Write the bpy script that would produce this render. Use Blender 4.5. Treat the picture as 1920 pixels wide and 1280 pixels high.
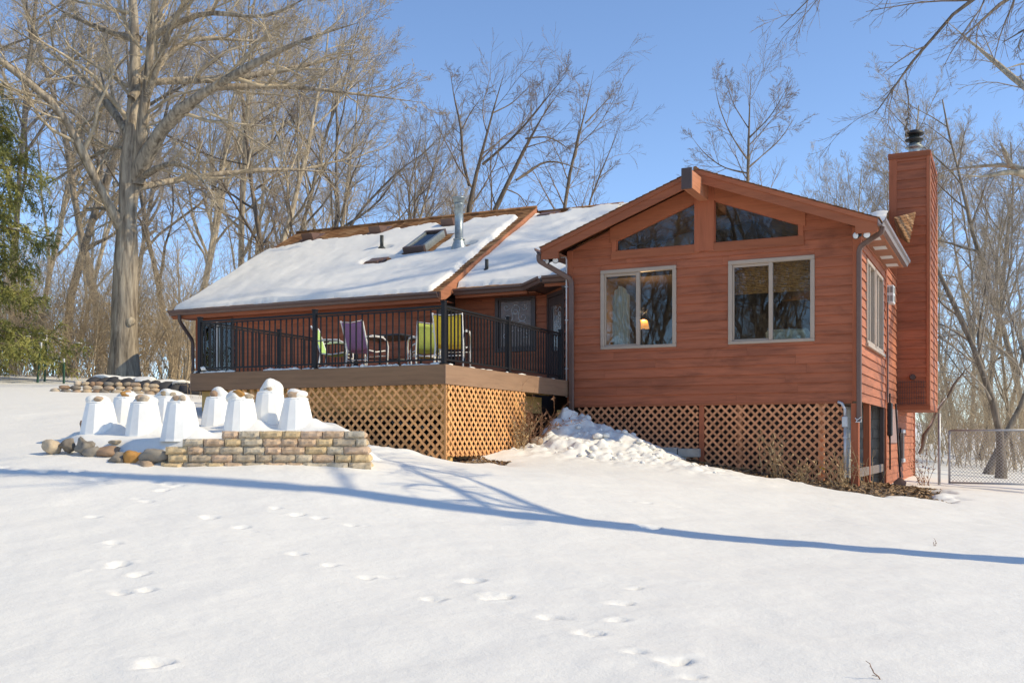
import bpy, math, random
import numpy as np
from mathutils import Vector, Matrix

random.seed(7)
RNG = np.random.default_rng(7)
for o in list(bpy.data.objects):
    bpy.data.objects.remove(o)
SC = bpy.context.scene
COL = SC.collection
rad = math.radians

# ------------------------------------------------------------------ camera, sky, sun, exposure
YAW = rad(25.7)
cam_data = bpy.data.cameras.new('camera')
cam_data.sensor_width = 36.0
cam_data.lens = 36.0 * 1950.0 / 1920.0
cam_data.shift_y = 186.0 / 1920.0
cam_data.clip_start = 0.1
cam_data.clip_end = 3000.0
cam = bpy.data.objects.new('camera', cam_data)
cam.location = (0.0, 0.0, 1.6)
cam.rotation_euler = (rad(90), 0.0, YAW)
COL.objects.link(cam)
SC.camera = cam

SUN_AZ = math.atan2(0.975, 0.22)      # measured from +Y towards +X
SUN_EL = rad(38.0)
world = bpy.data.worlds.new('World')
SC.world = world
world.use_nodes = True
wn = world.node_tree
wn.nodes.clear()
sky = wn.nodes.new('ShaderNodeTexSky')
sky.sky_type = 'NISHITA'
sky.sun_disc = False
sky.sun_elevation = SUN_EL
sky.sun_rotation = SUN_AZ
sky.altitude = 2800.0
sky.air_density = 1.0
sky.dust_density = 0.0
sky.ozone_density = 2.6
bg = wn.nodes.new('ShaderNodeBackground')
bg.inputs['Strength'].default_value = 0.15
out = wn.nodes.new('ShaderNodeOutputWorld')
wn.links.new(sky.outputs['Color'], bg.inputs['Color'])
wn.links.new(bg.outputs['Background'], out.inputs['Surface'])

sun_data = bpy.data.lights.new('sun', 'SUN')
sun_data.energy = 2.75
sun_data.angle = rad(0.55)
sun_data.color = (1.0, 0.86, 0.60)
sun = bpy.data.objects.new('sun', sun_data)
sdir = Vector((math.sin(SUN_AZ) * math.cos(SUN_EL), math.cos(SUN_AZ) * math.cos(SUN_EL), math.sin(SUN_EL)))
sun.rotation_euler = sdir.to_track_quat('Z', 'Y').to_euler()
sun.location = (20, 10, 30)
COL.objects.link(sun)

SC.view_settings.view_transform = 'Standard'
SC.view_settings.look = 'None'
SC.view_settings.gamma = 1.0
SC.view_settings.use_curve_mapping = False
SC.view_settings.exposure = 0.66
SC.cycles.max_bounces = 8
SC.cycles.transparent_max_bounces = 16
SC.cycles.use_denoising = True

# ------------------------------------------------------------------ materials
MATS = {}
def nodes_of(name):
    m = bpy.data.materials.new(name)
    m.use_nodes = True
    nt = m.node_tree
    return m, nt, nt.nodes['Principled BSDF']
def N(nt, typ, **kw):
    n = nt.nodes.new(typ)
    for k, v in kw.items():
        setattr(n, k, v)
    return n
def ramp(nt, stops):
    r = N(nt, 'ShaderNodeValToRGB')
    el = r.color_ramp.elements
    while len(el) < len(stops):
        el.new(0.5)
    for e, (p, c) in zip(el, stops):
        e.position = p
        e.color = (c[0], c[1], c[2], 1)
    return r
def mix(nt, fac, a, b, blend='MIX'):
    m = N(nt, 'ShaderNodeMix', data_type='RGBA', blend_type=blend)
    for sock, v in ((0, fac), (6, a), (7, b)):
        if hasattr(v, 'is_linked'):
            nt.links.new(v, m.inputs[sock])
        else:
            m.inputs[sock].default_value = v if sock == 0 else (v[0], v[1], v[2], 1)
    return m.outputs[2]
def noise(nt, vec, scale, detail=4, rough=0.55, dist=0.0):
    n = N(nt, 'ShaderNodeTexNoise')
    n.inputs['Scale'].default_value = scale
    n.inputs['Detail'].default_value = detail
    n.inputs['Roughness'].default_value = rough
    n.inputs['Distortion'].default_value = dist
    if vec is not None:
        nt.links.new(vec, n.inputs['Vector'])
    return n.outputs['Fac']
def mapped(nt, scale, src='Object', rnd=False):
    tc = N(nt, 'ShaderNodeTexCoord')
    mp = N(nt, 'ShaderNodeMapping')
    mp.inputs['Scale'].default_value = scale
    nt.links.new(tc.outputs[src], mp.inputs['Vector'])
    if rnd:
        oi = N(nt, 'ShaderNodeObjectInfo')
        mu = N(nt, 'ShaderNodeMath', operation='MULTIPLY')
        mu.inputs[1].default_value = 57.0
        nt.links.new(oi.outputs['Random'], mu.inputs[0])
        nt.links.new(mu.outputs[0], mp.inputs['Location'])
    return mp.outputs['Vector']
def objrand(nt):
    return N(nt, 'ShaderNodeObjectInfo').outputs['Random']
def bump(nt, bsdf, height, strength, dist=0.01):
    b = N(nt, 'ShaderNodeBump')
    b.inputs['Strength'].default_value = strength
    b.inputs['Distance'].default_value = dist
    nt.links.new(height, b.inputs['Height'])
    nt.links.new(b.outputs['Normal'], bsdf.inputs['Normal'])

def m_plain(name, col, rough=0.6, metal=0.0, var=0.12, scale=8.0, bmp=0.15, spec=0.5):
    m, nt, b = nodes_of(name)
    v = mapped(nt, (1, 1, 1))
    f = noise(nt, v, scale, 5)
    lo = [c * (1 - var) for c in col]; hi = [min(1, c * (1 + var)) for c in col]
    r = ramp(nt, [(0.3, lo), (0.7, hi)])
    nt.links.new(f, r.inputs['Fac'])
    nt.links.new(r.outputs['Color'], b.inputs['Base Color'])
    b.inputs['Roughness'].default_value = rough
    b.inputs['Metallic'].default_value = metal
    b.inputs['Specular IOR Level'].default_value = spec
    if bmp:
        bump(nt, b, noise(nt, v, scale * 6, 4), bmp, 0.004)
    MATS[name] = m
    return m
def m_wood(name, col, axis, var=0.35, rough=0.75, rnd_amt=0.14, grain=1.0, stain=0.0):
    """stained wood, grain along axis 0/1/2 of the object's space"""
    m, nt, b = nodes_of(name)
    sc = [14.0 * grain] * 3
    sc[axis] = 0.9
    v = mapped(nt, tuple(sc), rnd=True)
    f = noise(nt, v, 1.6, 7, 0.62, 0.4)
    sc2 = [3.0] * 3; sc2[axis] = 0.45
    v2 = mapped(nt, tuple(sc2), rnd=True)
    f2 = noise(nt, v2, 1.0, 4, 0.6, 0.6)
    r = ramp(nt, [(0.25, [c * (1 - var) for c in col]), (0.5, col), (0.8, [min(1, c * (1 + var * 0.45)) for c in col])])
    nt.links.new(f, r.inputs['Fac'])
    r2 = ramp(nt, [(0.3, (0.68, 0.66, 0.68)), (0.52, (1, 1, 1)), (1.0, (1.08, 1.05, 1.0))])
    nt.links.new(f2, r2.inputs['Fac'])
    c1 = mix(nt, 0.55, r.outputs['Color'], r2.outputs['Color'], 'MULTIPLY')
    r3 = ramp(nt, [(0.0, [1 - rnd_amt] * 3), (1.0, [1 + rnd_amt] * 3)])
    nt.links.new(objrand(nt), r3.inputs['Fac'])
    c2 = mix(nt, 1.0, c1, r3.outputs['Color'], 'MULTIPLY')
    if stain:
        s3 = [2.2] * 3; s3[axis] = 0.7
        f3 = noise(nt, mapped(nt, tuple(s3)), 1.0, 6, 0.7, 0.8)
        r4 = ramp(nt, [(0.34, (0.52, 0.56, 0.62)), (0.50, (0.95, 0.96, 0.97)), (0.7, (1.06, 1.03, 1.0))])
        nt.links.new(f3, r4.inputs['Fac'])
        c2 = mix(nt, stain, c2, r4.outputs['Color'], 'MULTIPLY')
    nt.links.new(c2, b.inputs['Base Color'])
    b.inputs['Roughness'].default_value = rough
    b.inputs['Specular IOR Level'].default_value = 0.3
    bump(nt, b, f, 0.35, 0.004)
    MATS[name] = m
    return m

SID = (0.415, 0.132, 0.064)
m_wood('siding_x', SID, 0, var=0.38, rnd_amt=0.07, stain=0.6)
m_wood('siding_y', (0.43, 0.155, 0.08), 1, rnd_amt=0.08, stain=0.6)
m_wood('trim_wood', (0.39, 0.12, 0.056), 2, var=0.2)
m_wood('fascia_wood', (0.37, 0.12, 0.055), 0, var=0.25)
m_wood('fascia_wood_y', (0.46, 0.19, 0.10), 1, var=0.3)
m_wood('lattice', (0.70, 0.36, 0.145), 2, var=0.25, rnd_amt=0.18)
m_wood('lattice_red', (0.66, 0.30, 0.145), 2, var=0.25, rnd_amt=0.16)
m_wood('treated', (0.78, 0.50, 0.18), 0, var=0.3)
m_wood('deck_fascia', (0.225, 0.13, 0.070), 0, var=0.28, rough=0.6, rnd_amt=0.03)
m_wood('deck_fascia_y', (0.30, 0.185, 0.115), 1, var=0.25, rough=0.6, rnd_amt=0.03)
m_wood('grey_board', (0.20, 0.16, 0.14), 1, var=0.25)
m_plain('black_metal', (0.013, 0.013, 0.015), 0.5, 0.0, 0.1, 20, 0.05, 0.25)
m_plain('brown_metal', (0.15, 0.088, 0.068), 0.45, 0.0, 0.08, 6, 0.03)
m_plain('brown_metal_light', (0.20, 0.145, 0.13), 0.42, 0.0, 0.08, 6, 0.03)
m_plain('window_frame', (0.41, 0.32, 0.245), 0.5, 0, 0.06, 5, 0.03)
m_plain('dark_frame', (0.075, 0.048, 0.042), 0.45, 0, 0.1, 5, 0.03)
m_plain('white_tube', (0.78, 0.76, 0.72), 0.4, 0, 0.05, 10, 0.02)
m_plain('white_plastic', (0.72, 0.72, 0.71), 0.55, 0, 0.05, 12, 0.05)
m_plain('conduit', (0.55, 0.55, 0.56), 0.4, 0.3, 0.08, 12, 0.03)
m_plain('galvanised', (0.36, 0.40, 0.40), 0.42, 0.7, 0.2, 18, 0.05)
m_plain('galv_fence', (0.40, 0.40, 0.41), 0.5, 0.5, 0.15, 18, 0.05)
m_plain('black_pipe', (0.03, 0.033, 0.03), 0.6, 0, 0.1, 10, 0.05)
m_plain('cast_black', (0.012, 0.012, 0.013), 0.5, 0, 0.2, 20, 0.1)
m_plain('concrete', (0.30, 0.29, 0.27), 0.9, 0, 0.25, 5, 0.4)
m_plain('soil', (0.085, 0.058, 0.038), 0.95, 0, 0.5, 7, 0.8)
m_plain('soffit', (0.36, 0.16, 0.09), 0.8, 0, 0.15, 4, 0.1)
m_plain('vent_white', (0.70, 0.70, 0.68), 0.5, 0, 0.05, 5, 0.03)
m_plain('purple_mesh', (0.33, 0.175, 0.33), 0.8, 0, 0.12, 60, 0.3)
m_plain('green_mesh', (0.58, 0.66, 0.14), 0.8, 0, 0.12, 60, 0.3)
m_plain('lime_mesh', (0.40, 0.58, 0.18), 0.8, 0, 0.12, 60, 0.3)
m_plain('yellow_mesh', (0.92, 0.64, 0.05), 0.8, 0, 0.12, 60, 0.3)
m_plain('olive_mesh', (0.50, 0.42, 0.05), 0.8, 0, 0.12, 60, 0.3)
m_plain('amber_glass', (0.16, 0.10, 0.08), 0.22, 0, 0.35, 9, 0.5)
m_plain('table_dark', (0.028, 0.028, 0.03), 0.35, 0, 0.1, 10, 0.05)
m_plain('post_green', (0.03, 0.09, 0.06), 0.6, 0, 0.15, 10, 0.1)
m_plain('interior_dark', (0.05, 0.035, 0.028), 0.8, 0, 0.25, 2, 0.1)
m_plain('shaded_stone', (0.045, 0.043, 0.045), 0.8, 0, 0.3, 5, 0.3)
m_plain('interior_wood', (0.60, 0.30, 0.10), 0.6, 0, 0.35, 6, 0.2)
m_plain('interior_floor', (0.16, 0.10, 0.06), 0.6, 0, 0.2, 3, 0.1)
m_plain('bamboo', (0.52, 0.25, 0.065), 0.7, 0, 0.4, 22, 0.4)
m_plain('drape', (0.62, 0.64, 0.60), 0.9, 0, 0.15, 5, 0.3)
m_plain('sofa_cloth', (0.62, 0.70, 0.55), 0.9, 0, 0.5, 14, 0.3)
m_plain('cone_foam', (0.90, 0.885, 0.84), 0.75, 0, 0.04, 9, 0.25)
m_plain('dry_stalk', (0.42, 0.29, 0.15), 0.85, 0, 0.3, 12, 0.2)
m_plain('dry_red', (0.25, 0.13, 0.07), 0.85, 0, 0.3, 12, 0.2)
m_plain('leaf_litter', (0.32, 0.20, 0.10), 0.9, 0, 0.5, 10, 0.3)
m_plain('yellow_leaf', (0.75, 0.50, 0.04), 0.8, 0, 0.1, 10, 0.1)
m_plain('tape_white', (0.7, 0.69, 0.67), 0.6, 0, 0.05, 10, 0.05)
m_plain('panel_mauve', (0.30, 0.20, 0.18), 0.7, 0, 0.1, 4, 0.1)
m_plain('litter_moss', (0.17, 0.14, 0.06), 0.9, 0, 0.4, 9, 0.6)

def m_snow(name, base=(0.82, 0.795, 0.735), lump=0.35):
    m, nt, b = nodes_of(name)
    v = mapped(nt, (1, 1, 1))
    b.inputs['Base Color'].default_value = (*base, 1)
    b.inputs['Roughness'].default_value = 0.55
    b.inputs['Specular IOR Level'].default_value = 0.25
    f1 = noise(nt, v, 9.0, 6, 0.6)
    f2 = noise(nt, v, 70.0, 4, 0.6)
    ad = N(nt, 'ShaderNodeMath', operation='MULTIPLY_ADD')
    ad.inputs[1].default_value = 0.25
    nt.links.new(f2, ad.inputs[0]); nt.links.new(f1, ad.inputs[2])
    bump(nt, b, ad.outputs[0], lump, 0.03)
    MATS[name] = m
m_snow('snow', lump=0.34)
m_snow('roof_snow', lump=0.15)
m_snow('snow_chunky', lump=0.55)

def m_bark(name, c1, c2, scale=5.0, zsc=0.22, strength=0.9, moss=None):
    m, nt, b = nodes_of(name)
    v = mapped(nt, (1, 1, zsc))
    f = noise(nt, v, scale * 3.0, 6, 0.62, 0.6)
    g = noise(nt, mapped(nt, (1, 1, 1)), 1.3, 3)
    r = ramp(nt, [(0.32, c1), (0.62, c2)])
    nt.links.new(f, r.inputs['Fac'])
    r2 = ramp(nt, [(0.3, (0.72, 0.72, 0.72)), (0.7, (1.12, 1.1, 1.05))])
    nt.links.new(g, r2.inputs['Fac'])
    c = mix(nt, 1.0, r.outputs['Color'], r2.outputs['Color'], 'MULTIPLY')
    rr = ramp(nt, [(0.0, (0.82, 0.82, 0.84)), (1.0, (1.15, 1.13, 1.08))])
    nt.links.new(objrand(nt), rr.inputs['Fac'])
    c = mix(nt, 1.0, c, rr.outputs['Color'], 'MULTIPLY')
    nt.links.new(c, b.inputs['Base Color'])
    b.inputs['Roughness'].default_value = 0.9
    b.inputs['Specular IOR Level'].default_value = 0.15
    bump(nt, b, f, strength, 0.03)
    MATS[name] = m
m_bark('oak_bark', (0.15, 0.12, 0.09), (0.54, 0.46, 0.35), 3.2, 0.13, 1.0)
m_bark('oak_twig', (0.33, 0.27, 0.195), (0.53, 0.45, 0.335), 2.0, 1.0, 0.3)
m_bark('wood_bark', (0.12, 0.10, 0.08), (0.30, 0.255, 0.205), 4.0, 0.2, 0.8)
m_bark('wood_twig', (0.27, 0.235, 0.20), (0.44, 0.39, 0.335), 2.0, 1.0, 0.3)
m_bark('dark_bark', (0.11, 0.085, 0.065), (0.25, 0.20, 0.155), 4.0, 0.2, 0.8)
m_bark('dark_twig', (0.17, 0.13, 0.10), (0.32, 0.25, 0.19), 2.0, 1.0, 0.3)
m_bark('pale_bark', (0.26, 0.22, 0.16), (0.50, 0.44, 0.34), 3.0, 0.5, 0.4)
m_bark('pale_twig', (0.32, 0.25, 0.17), (0.50, 0.41, 0.29), 2.0, 1.0, 0.3)
m_bark('brush_tan', (0.42, 0.33, 0.22), (0.64, 0.53, 0.38), 2.0, 1.0, 0.3)

def m_needles():
    m, nt, b = nodes_of('needles')
    v = mapped(nt, (1, 1, 1))
    f = noise(nt, v, 2.2, 4)
    r = ramp(nt, [(0.3, (0.09, 0.10, 0.03)), (0.5, (0.24, 0.24, 0.055)), (0.72, (0.40, 0.36, 0.10))])
    nt.links.new(f, r.inputs['Fac'])
    nt.links.new(r.outputs['Color'], b.inputs['Base Color'])
    b.inputs['Roughness'].default_value = 0.7
    MATS['needles'] = m
m_needles()

def m_shingle():
    m, nt, b = nodes_of('shingle')
    v = mapped(nt, (5.5, 1, 8.0))
    vo = N(nt, 'ShaderNodeTexVoronoi')
    vo.inputs['Scale'].default_value = 1.0
    nt.links.new(v, vo.inputs['Vector'])
    r = ramp(nt, [(0.0, (0.17, 0.085, 0.042)), (0.5, (0.30, 0.15, 0.065)), (1.0, (0.40, 0.235, 0.12))])
    sep = N(nt, 'ShaderNodeSeparateColor')
    nt.links.new(vo.outputs['Color'], sep.inputs['Color'])
    nt.links.new(sep.outputs[0], r.inputs['Fac'])
    f = noise(nt, mapped(nt, (1, 1, 1)), 120, 3)
    r2 = ramp(nt, [(0.3, (0.75, 0.75, 0.75)), (0.7, (1.15, 1.15, 1.15))])
    nt.links.new(f, r2.inputs['Fac'])
    nt.links.new(mix(nt, 1.0, r.outputs['Color'], r2.outputs['Color'], 'MULTIPLY'), b.inputs['Base Color'])
    b.inputs['Roughness'].default_value = 0.95
    b.inputs['Specular IOR Level'].default_value = 0.1
    bump(nt, b, f, 0.5, 0.004)
    MATS['shingle'] = m
m_shingle()

def m_stone(name, cols, scale=9.0, per_obj=True, strength=0.8):
    m, nt, b = nodes_of(name)
    n = len(cols)
    r = ramp(nt, [(i / n, c) for i, c in enumerate(cols)])
    r.color_ramp.interpolation = 'CONSTANT'
    nt.links.new(objrand(nt), r.inputs['Fac'])
    avg = [sum(c[k] for c in cols) / n for k in range(3)]
    stone_col = mix(nt, 0.45, r.outputs['Color'], avg)
    v = mapped(nt, (1, 1, 1), rnd=True)
    f = noise(nt, v, scale, 7, 0.65)
    r2 = ramp(nt, [(0.28, (0.55, 0.53, 0.5)), (0.5, (0.95, 0.95, 0.95)), (0.75, (1.25, 1.22, 1.15))])
    nt.links.new(f, r2.inputs['Fac'])
    nt.links.new(mix(nt, 1.0, stone_col, r2.outputs['Color'], 'MULTIPLY'), b.inputs['Base Color'])
    b.inputs['Roughness'].default_value = 0.9
    b.inputs['Specular IOR Level'].default_value = 0.2
    f2 = noise(nt, v, scale * 5, 5, 0.6)
    bump(nt, b, f2, strength, 0.012)
    MATS[name] = m
m_stone('block_stone', [(0.40, 0.34, 0.26), (0.66, 0.48, 0.24), (0.66, 0.45, 0.32), (0.60, 0.54, 0.42), (0.70, 0.51, 0.26), (0.54, 0.46, 0.34), (0.62, 0.42, 0.28)], 14.0)
m_stone('field_stone', [(0.20, 0.18, 0.15), (0.30, 0.26, 0.20), (0.36, 0.21, 0.12), (0.26, 0.25, 0.22)], 5.0, strength=0.4)
m_stone('warm_stone', [(0.46, 0.34, 0.21), (0.50, 0.41, 0.29), (0.44, 0.30, 0.20), (0.52, 0.45, 0.36)], 7.0, strength=0.4)
m_stone('orange_stone', [(0.42, 0.22, 0.07), (0.46, 0.25, 0.08)], 7.0, strength=0.4)

def m_glass(name, ior, tint=(0.88, 0.90, 0.88)):
    m = bpy.data.materials.new(name); m.use_nodes = True
    nt = m.node_tree; nt.nodes.clear()
    o = N(nt, 'ShaderNodeOutputMaterial'); mx = N(nt, 'ShaderNodeMixShader')
    t = N(nt, 'ShaderNodeBsdfTransparent'); g = N(nt, 'ShaderNodeBsdfGlossy'); fr = N(nt, 'ShaderNodeFresnel')
    t.inputs['Color'].default_value = (*tint, 1)
    g.inputs['Roughness'].default_value = 0.01
    g.inputs['Color'].default_value = (0.95, 0.96, 0.97, 1)
    fr.inputs['IOR'].default_value = ior
    f = noise(nt, mapped(nt, (1, 1, 1)), 2.2, 2)
    b = N(nt, 'ShaderNodeBump'); b.inputs['Strength'].default_value = 0.012; b.inputs['Distance'].default_value = 0.05
    nt.links.new(f, b.inputs['Height']); nt.links.new(b.outputs['Normal'], g.inputs['Normal'])
    nt.links.new(fr.outputs[0], mx.inputs[0]); nt.links.new(t.outputs[0], mx.inputs[1]); nt.links.new(g.outputs[0], mx.inputs[2])
    nt.links.new(mx.outputs[0], o.inputs['Surface'])
    MATS[name] = m
m_glass('glass', 1.6)
m_glass('glass_gable', 1.62)

def m_emit(name, col, strength):
    m, nt, b = nodes_of(name)
    b.inputs['Base Color'].default_value = (*col, 1)
    b.inputs['Emission Color'].default_value = (*col, 1)
    b.inputs['Emission Strength'].default_value = strength
    MATS[name] = m
m_emit('lamp_glow', (1.0, 0.40, 0.08), 0.55)

# ------------------------------------------------------------------ object helpers
def tag(o, label=None, cat=None, group=None, kind=None):
    if label: o['label'] = label
    if cat: o['category'] = cat
    if group: o['group'] = group
    if kind: o['kind'] = kind
    return o
def empty(name, loc, label=None, cat=None, group=None, rz=0.0):
    o = bpy.data.objects.new(name, None)
    o.location = loc
    o.rotation_euler = (0, 0, rz)
    o.empty_display_size = 0.1
    COL.objects.link(o)
    return tag(o, label, cat, group)
def origin_of(p):
    v = Vector((0, 0, 0))
    while p is not None:
        v += p.location
        p = p.parent
    return v
def mesh_obj(name, me, mat, parent=None, loc=None):
    o = bpy.data.objects.new(name, me)
    if mat is not None and not me.materials:
        me.materials.append(MATS[mat])
    if parent is not None:
        o.parent = parent
    if loc is not None:
        o.location = loc
    COL.objects.link(o)
    return o
def np_mesh(name, V, Fq, smooth=False):
    """V (n,3), Fq (m,3|4) index array"""
    me = bpy.data.meshes.new(name)
    V = np.asarray(V, dtype=np.float32); Fq = np.asarray(Fq, dtype=np.int32)
    k = Fq.shape[1]
    me.vertices.add(len(V)); me.vertices.foreach_set('co', V.ravel())
    me.loops.add(Fq.size); me.loops.foreach_set('vertex_index', Fq.ravel())
    me.polygons.add(len(Fq))
    me.polygons.foreach_set('loop_start', np.arange(0, Fq.size, k, dtype=np.int32))
    me.polygons.foreach_set('use_smooth', np.full(len(Fq), bool(smooth)))
    me.update(calc_edges=True)
    return me

class MB:
    """collects shapes in world coordinates (or local ones when built without a parent offset)"""
    def __init__(s):
        s.v = []; s.f = []; s.sm = []
    def add(s, verts, faces, smooth=False):
        n = len(s.v)
        s.v += [tuple(p) for p in verts]
        s.f += [tuple(i + n for i in f) for f in faces]
        s.sm += [smooth] * len(faces)
        return s
    def box(s, x0, x1, y0, y1, z0, z1):
        v = [(x0, y0, z0), (x1, y0, z0), (x1, y1, z0), (x0, y1, z0), (x0, y0, z1), (x1, y0, z1), (x1, y1, z1), (x0, y1, z1)]
        return s.add(v, [(0, 3, 2, 1), (4, 5, 6, 7), (0, 1, 5, 4), (1, 2, 6, 5), (2, 3, 7, 6), (3, 0, 4, 7)])
    def bbox(s, x0, x1, y0, y1, z0, z1, b=0.006):
        """box with chamfered edges"""
        cx, cy, cz = (x0 + x1) / 2, (y0 + y1) / 2, (z0 + z1) / 2
        hx, hy, hz = abs(x1 - x0) / 2, abs(y1 - y0) / 2, abs(z1 - z0) / 2
        b = min(b, hx * 0.45, hy * 0.45, hz * 0.45)
        V = []; idx = {}
        for sx in (-1, 1):
            for sy in (-1, 1):
                for sz in (-1, 1):
                    for a in range(3):
                        d = [hx, hy, hz]
                        p = [d[i] - (0 if i == a else b) for i in range(3)]
                        idx[(sx, sy, sz, a)] = len(V)
                        V.append((cx + sx * p[0], cy + sy * p[1], cz + sz * p[2]))
        Fc = []
        for a in range(3):
            o = [i for i in range(3) if i != a]
            for sg in (-1, 1):
                q = []
                for u, w in ((-1, -1), (1, -1), (1, 1), (-1, 1)):
                    k = [0, 0, 0]; k[a] = sg; k[o[0]] = u; k[o[1]] = w
                    q.append(idx[(*k, a)])
                if (sg > 0) != (a != 1): q.reverse()
                Fc.append(tuple(q))
        for a in range(3):
            o = [i for i in range(3) if i != a]
            for u in (-1, 1):
                for w in (-1, 1):
                    k0 = [0, 0, 0]; k1 = [0, 0, 0]
                    k0[a] = -1; k1[a] = 1
                    for k in (k0, k1):
                        k[o[0]] = u; k[o[1]] = w
                    q = [idx[(*k0, o[0])], idx[(*k1, o[0])], idx[(*k1, o[1])], idx[(*k0, o[1])]]
                    Fc.append(tuple(q))
        for sx in (-1, 1):
            for sy in (-1, 1):
                for sz in (-1, 1):
                    Fc.append(tuple(idx[(sx, sy, sz, a)] for a in range(3)))
        return s.add(V, Fc)
    def prism(s, poly, d):
        """closed polygon (3d points) pushed along vector d"""
        n = len(poly)
        P = [Vector(p) for p in poly]; d = Vector(d)
        V = P + [p + d for p in P]
        Fc = [tuple(range(n))[::-1], tuple(range(n, 2 * n))]
        for i in range(n):
            j = (i + 1) % n
            Fc.append((i, j, j + n, i + n))
        return s.add(V, Fc)
    def bar(s, a, b, w, h, up=(0, 0, 1)):
        a = Vector(a); b = Vector(b); t = (b - a).normalized(); up = Vector(up)
        sd = t.cross(up)
        if sd.length < 1e-4: sd = t.cross(Vector((1, 0, 0)))
        sd.normalize(); u = sd.cross(t).normalized()
        V = []
        for p in (a, b):
            for i, j in ((-1, -1), (1, -1), (1, 1), (-1, 1)):
                V.append(p + sd * (w / 2 * i) + u * (h / 2 * j))
        return s.add(V, [(3, 2, 1, 0), (4, 5, 6, 7), (0, 1, 5, 4), (1, 2, 6, 5), (2, 3, 7, 6), (3, 0, 4, 7)])
    def tube(s, pts, r, n=8, cap=True, flat=1.0):
        pts = [Vector(p) for p in pts]
        rs = r if isinstance(r, (list, tuple)) else [r] * len(pts)
        V = []; Fc = []
        prev = None
        for i, p in enumerate(pts):
            t = (pts[min(i + 1, len(pts) - 1)] - pts[max(i - 1, 0)]).normalized()
            if prev is None:
                ref = Vector((0, 0, 1)) if abs(t.z) < 0.9 else Vector((1, 0, 0))
                u = t.cross(ref).normalized()
            else:
                u = (prev - t * prev.dot(t)).normalized()
            prev = u; w = t.cross(u)
            for k in range(n):
                a = 2 * math.pi * k / n
                V.append(p + (u * math.cos(a) + w * math.sin(a) * flat) * rs[i])
        for i in range(len(pts) - 1):
            for k in range(n):
                a = i * n + k; b = i * n + (k + 1) % n
                Fc.append((a, b, b + n, a + n))
        s.add(V, Fc, True)
        if cap:
            m = len(s.v) - len(V)
            s.f.append(tuple(m + k for k in range(n))[::-1]); s.sm.append(False)
            e = m + (len(pts) - 1) * n
            s.f.append(tuple(e + k for k in range(n))); s.sm.append(False)
        return s
    def lathe(s, prof, c, n=16, smooth=True):
        """prof: (r, z) list round vertical axis at c"""
        V = []; Fc = []
        for r, z in prof:
            for k in range(n):
                a = 2 * math.pi * (k + 0.5) / n
                V.append((c[0] + r * math.cos(a), c[1] + r * math.sin(a), c[2] + z))
        m = len(prof)
        for i in range(m - 1):
            for k in range(n):
                a = i * n + k; b = i * n + (k + 1) % n
                Fc.append((a, b, b + n, a + n))
        s.add(V, Fc, smooth)
        q = len(s.v) - len(V)
        s.f.append(tuple(q + k for k in range(n))[::-1]); s.sm.append(False)
        s.f.append(tuple(q + (m - 1) * n + k for k in range(n))); s.sm.append(False)
        return s
    def build(s, name, mat, parent=None, local=False):
        me = bpy.data.meshes.new(name)
        off = Vector((0, 0, 0)) if local else origin_of(parent)
        me.from_pydata([(p[0] - off.x, p[1] - off.y, p[2] - off.z) for p in s.v], [], s.f)
        if any(s.sm):
            me.polygons.foreach_set('use_smooth', s.sm)
        me.update()
        return mesh_obj(name, me, mat, parent)
def copy_tree(o, parent=None):
    c = o.copy()
    COL.objects.link(c)
    c.parent = parent
    for ch in list(o.children):
        copy_tree(ch, c)
    return c

# ------------------------------------------------------------------ noise
def _hash(ix, iy, seed):
    n = (ix.astype(np.int64) * 374761393 + iy.astype(np.int64) * 668265263 + seed * 1442695041) & 0x7fffffff
    n = ((n ^ (n >> 13)) * 1274126177) & 0x7fffffff
    return ((n ^ (n >> 16)) & 0xffff) / 65535.0
def vnoise(x, y, seed=0):
    ix = np.floor(x); iy = np.floor(y); fx = x - ix; fy = y - iy
    fx = fx * fx * (3 - 2 * fx); fy = fy * fy * (3 - 2 * fy)
    a = _hash(ix, iy, seed); b = _hash(ix + 1, iy, seed); c = _hash(ix, iy + 1, seed); d = _hash(ix + 1, iy + 1, seed)
    return (a + (b - a) * fx) * (1 - fy) + (c + (d - c) * fx) * fy - 0.5
def fbm(x, y, sc, octv=4, seed=0, gain=0.5):
    r = 0; a = 1.0
    for i in range(octv):
        r = r + a * vnoise(x / sc, y / sc, seed + i * 17)
        sc = sc * 0.5; a *= gain
    return r
def sstep(a, b, x):
    t = np.clip((x - a) / (b - a), 0, 1)
    return t * t * (3 - 2 * t)
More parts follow.
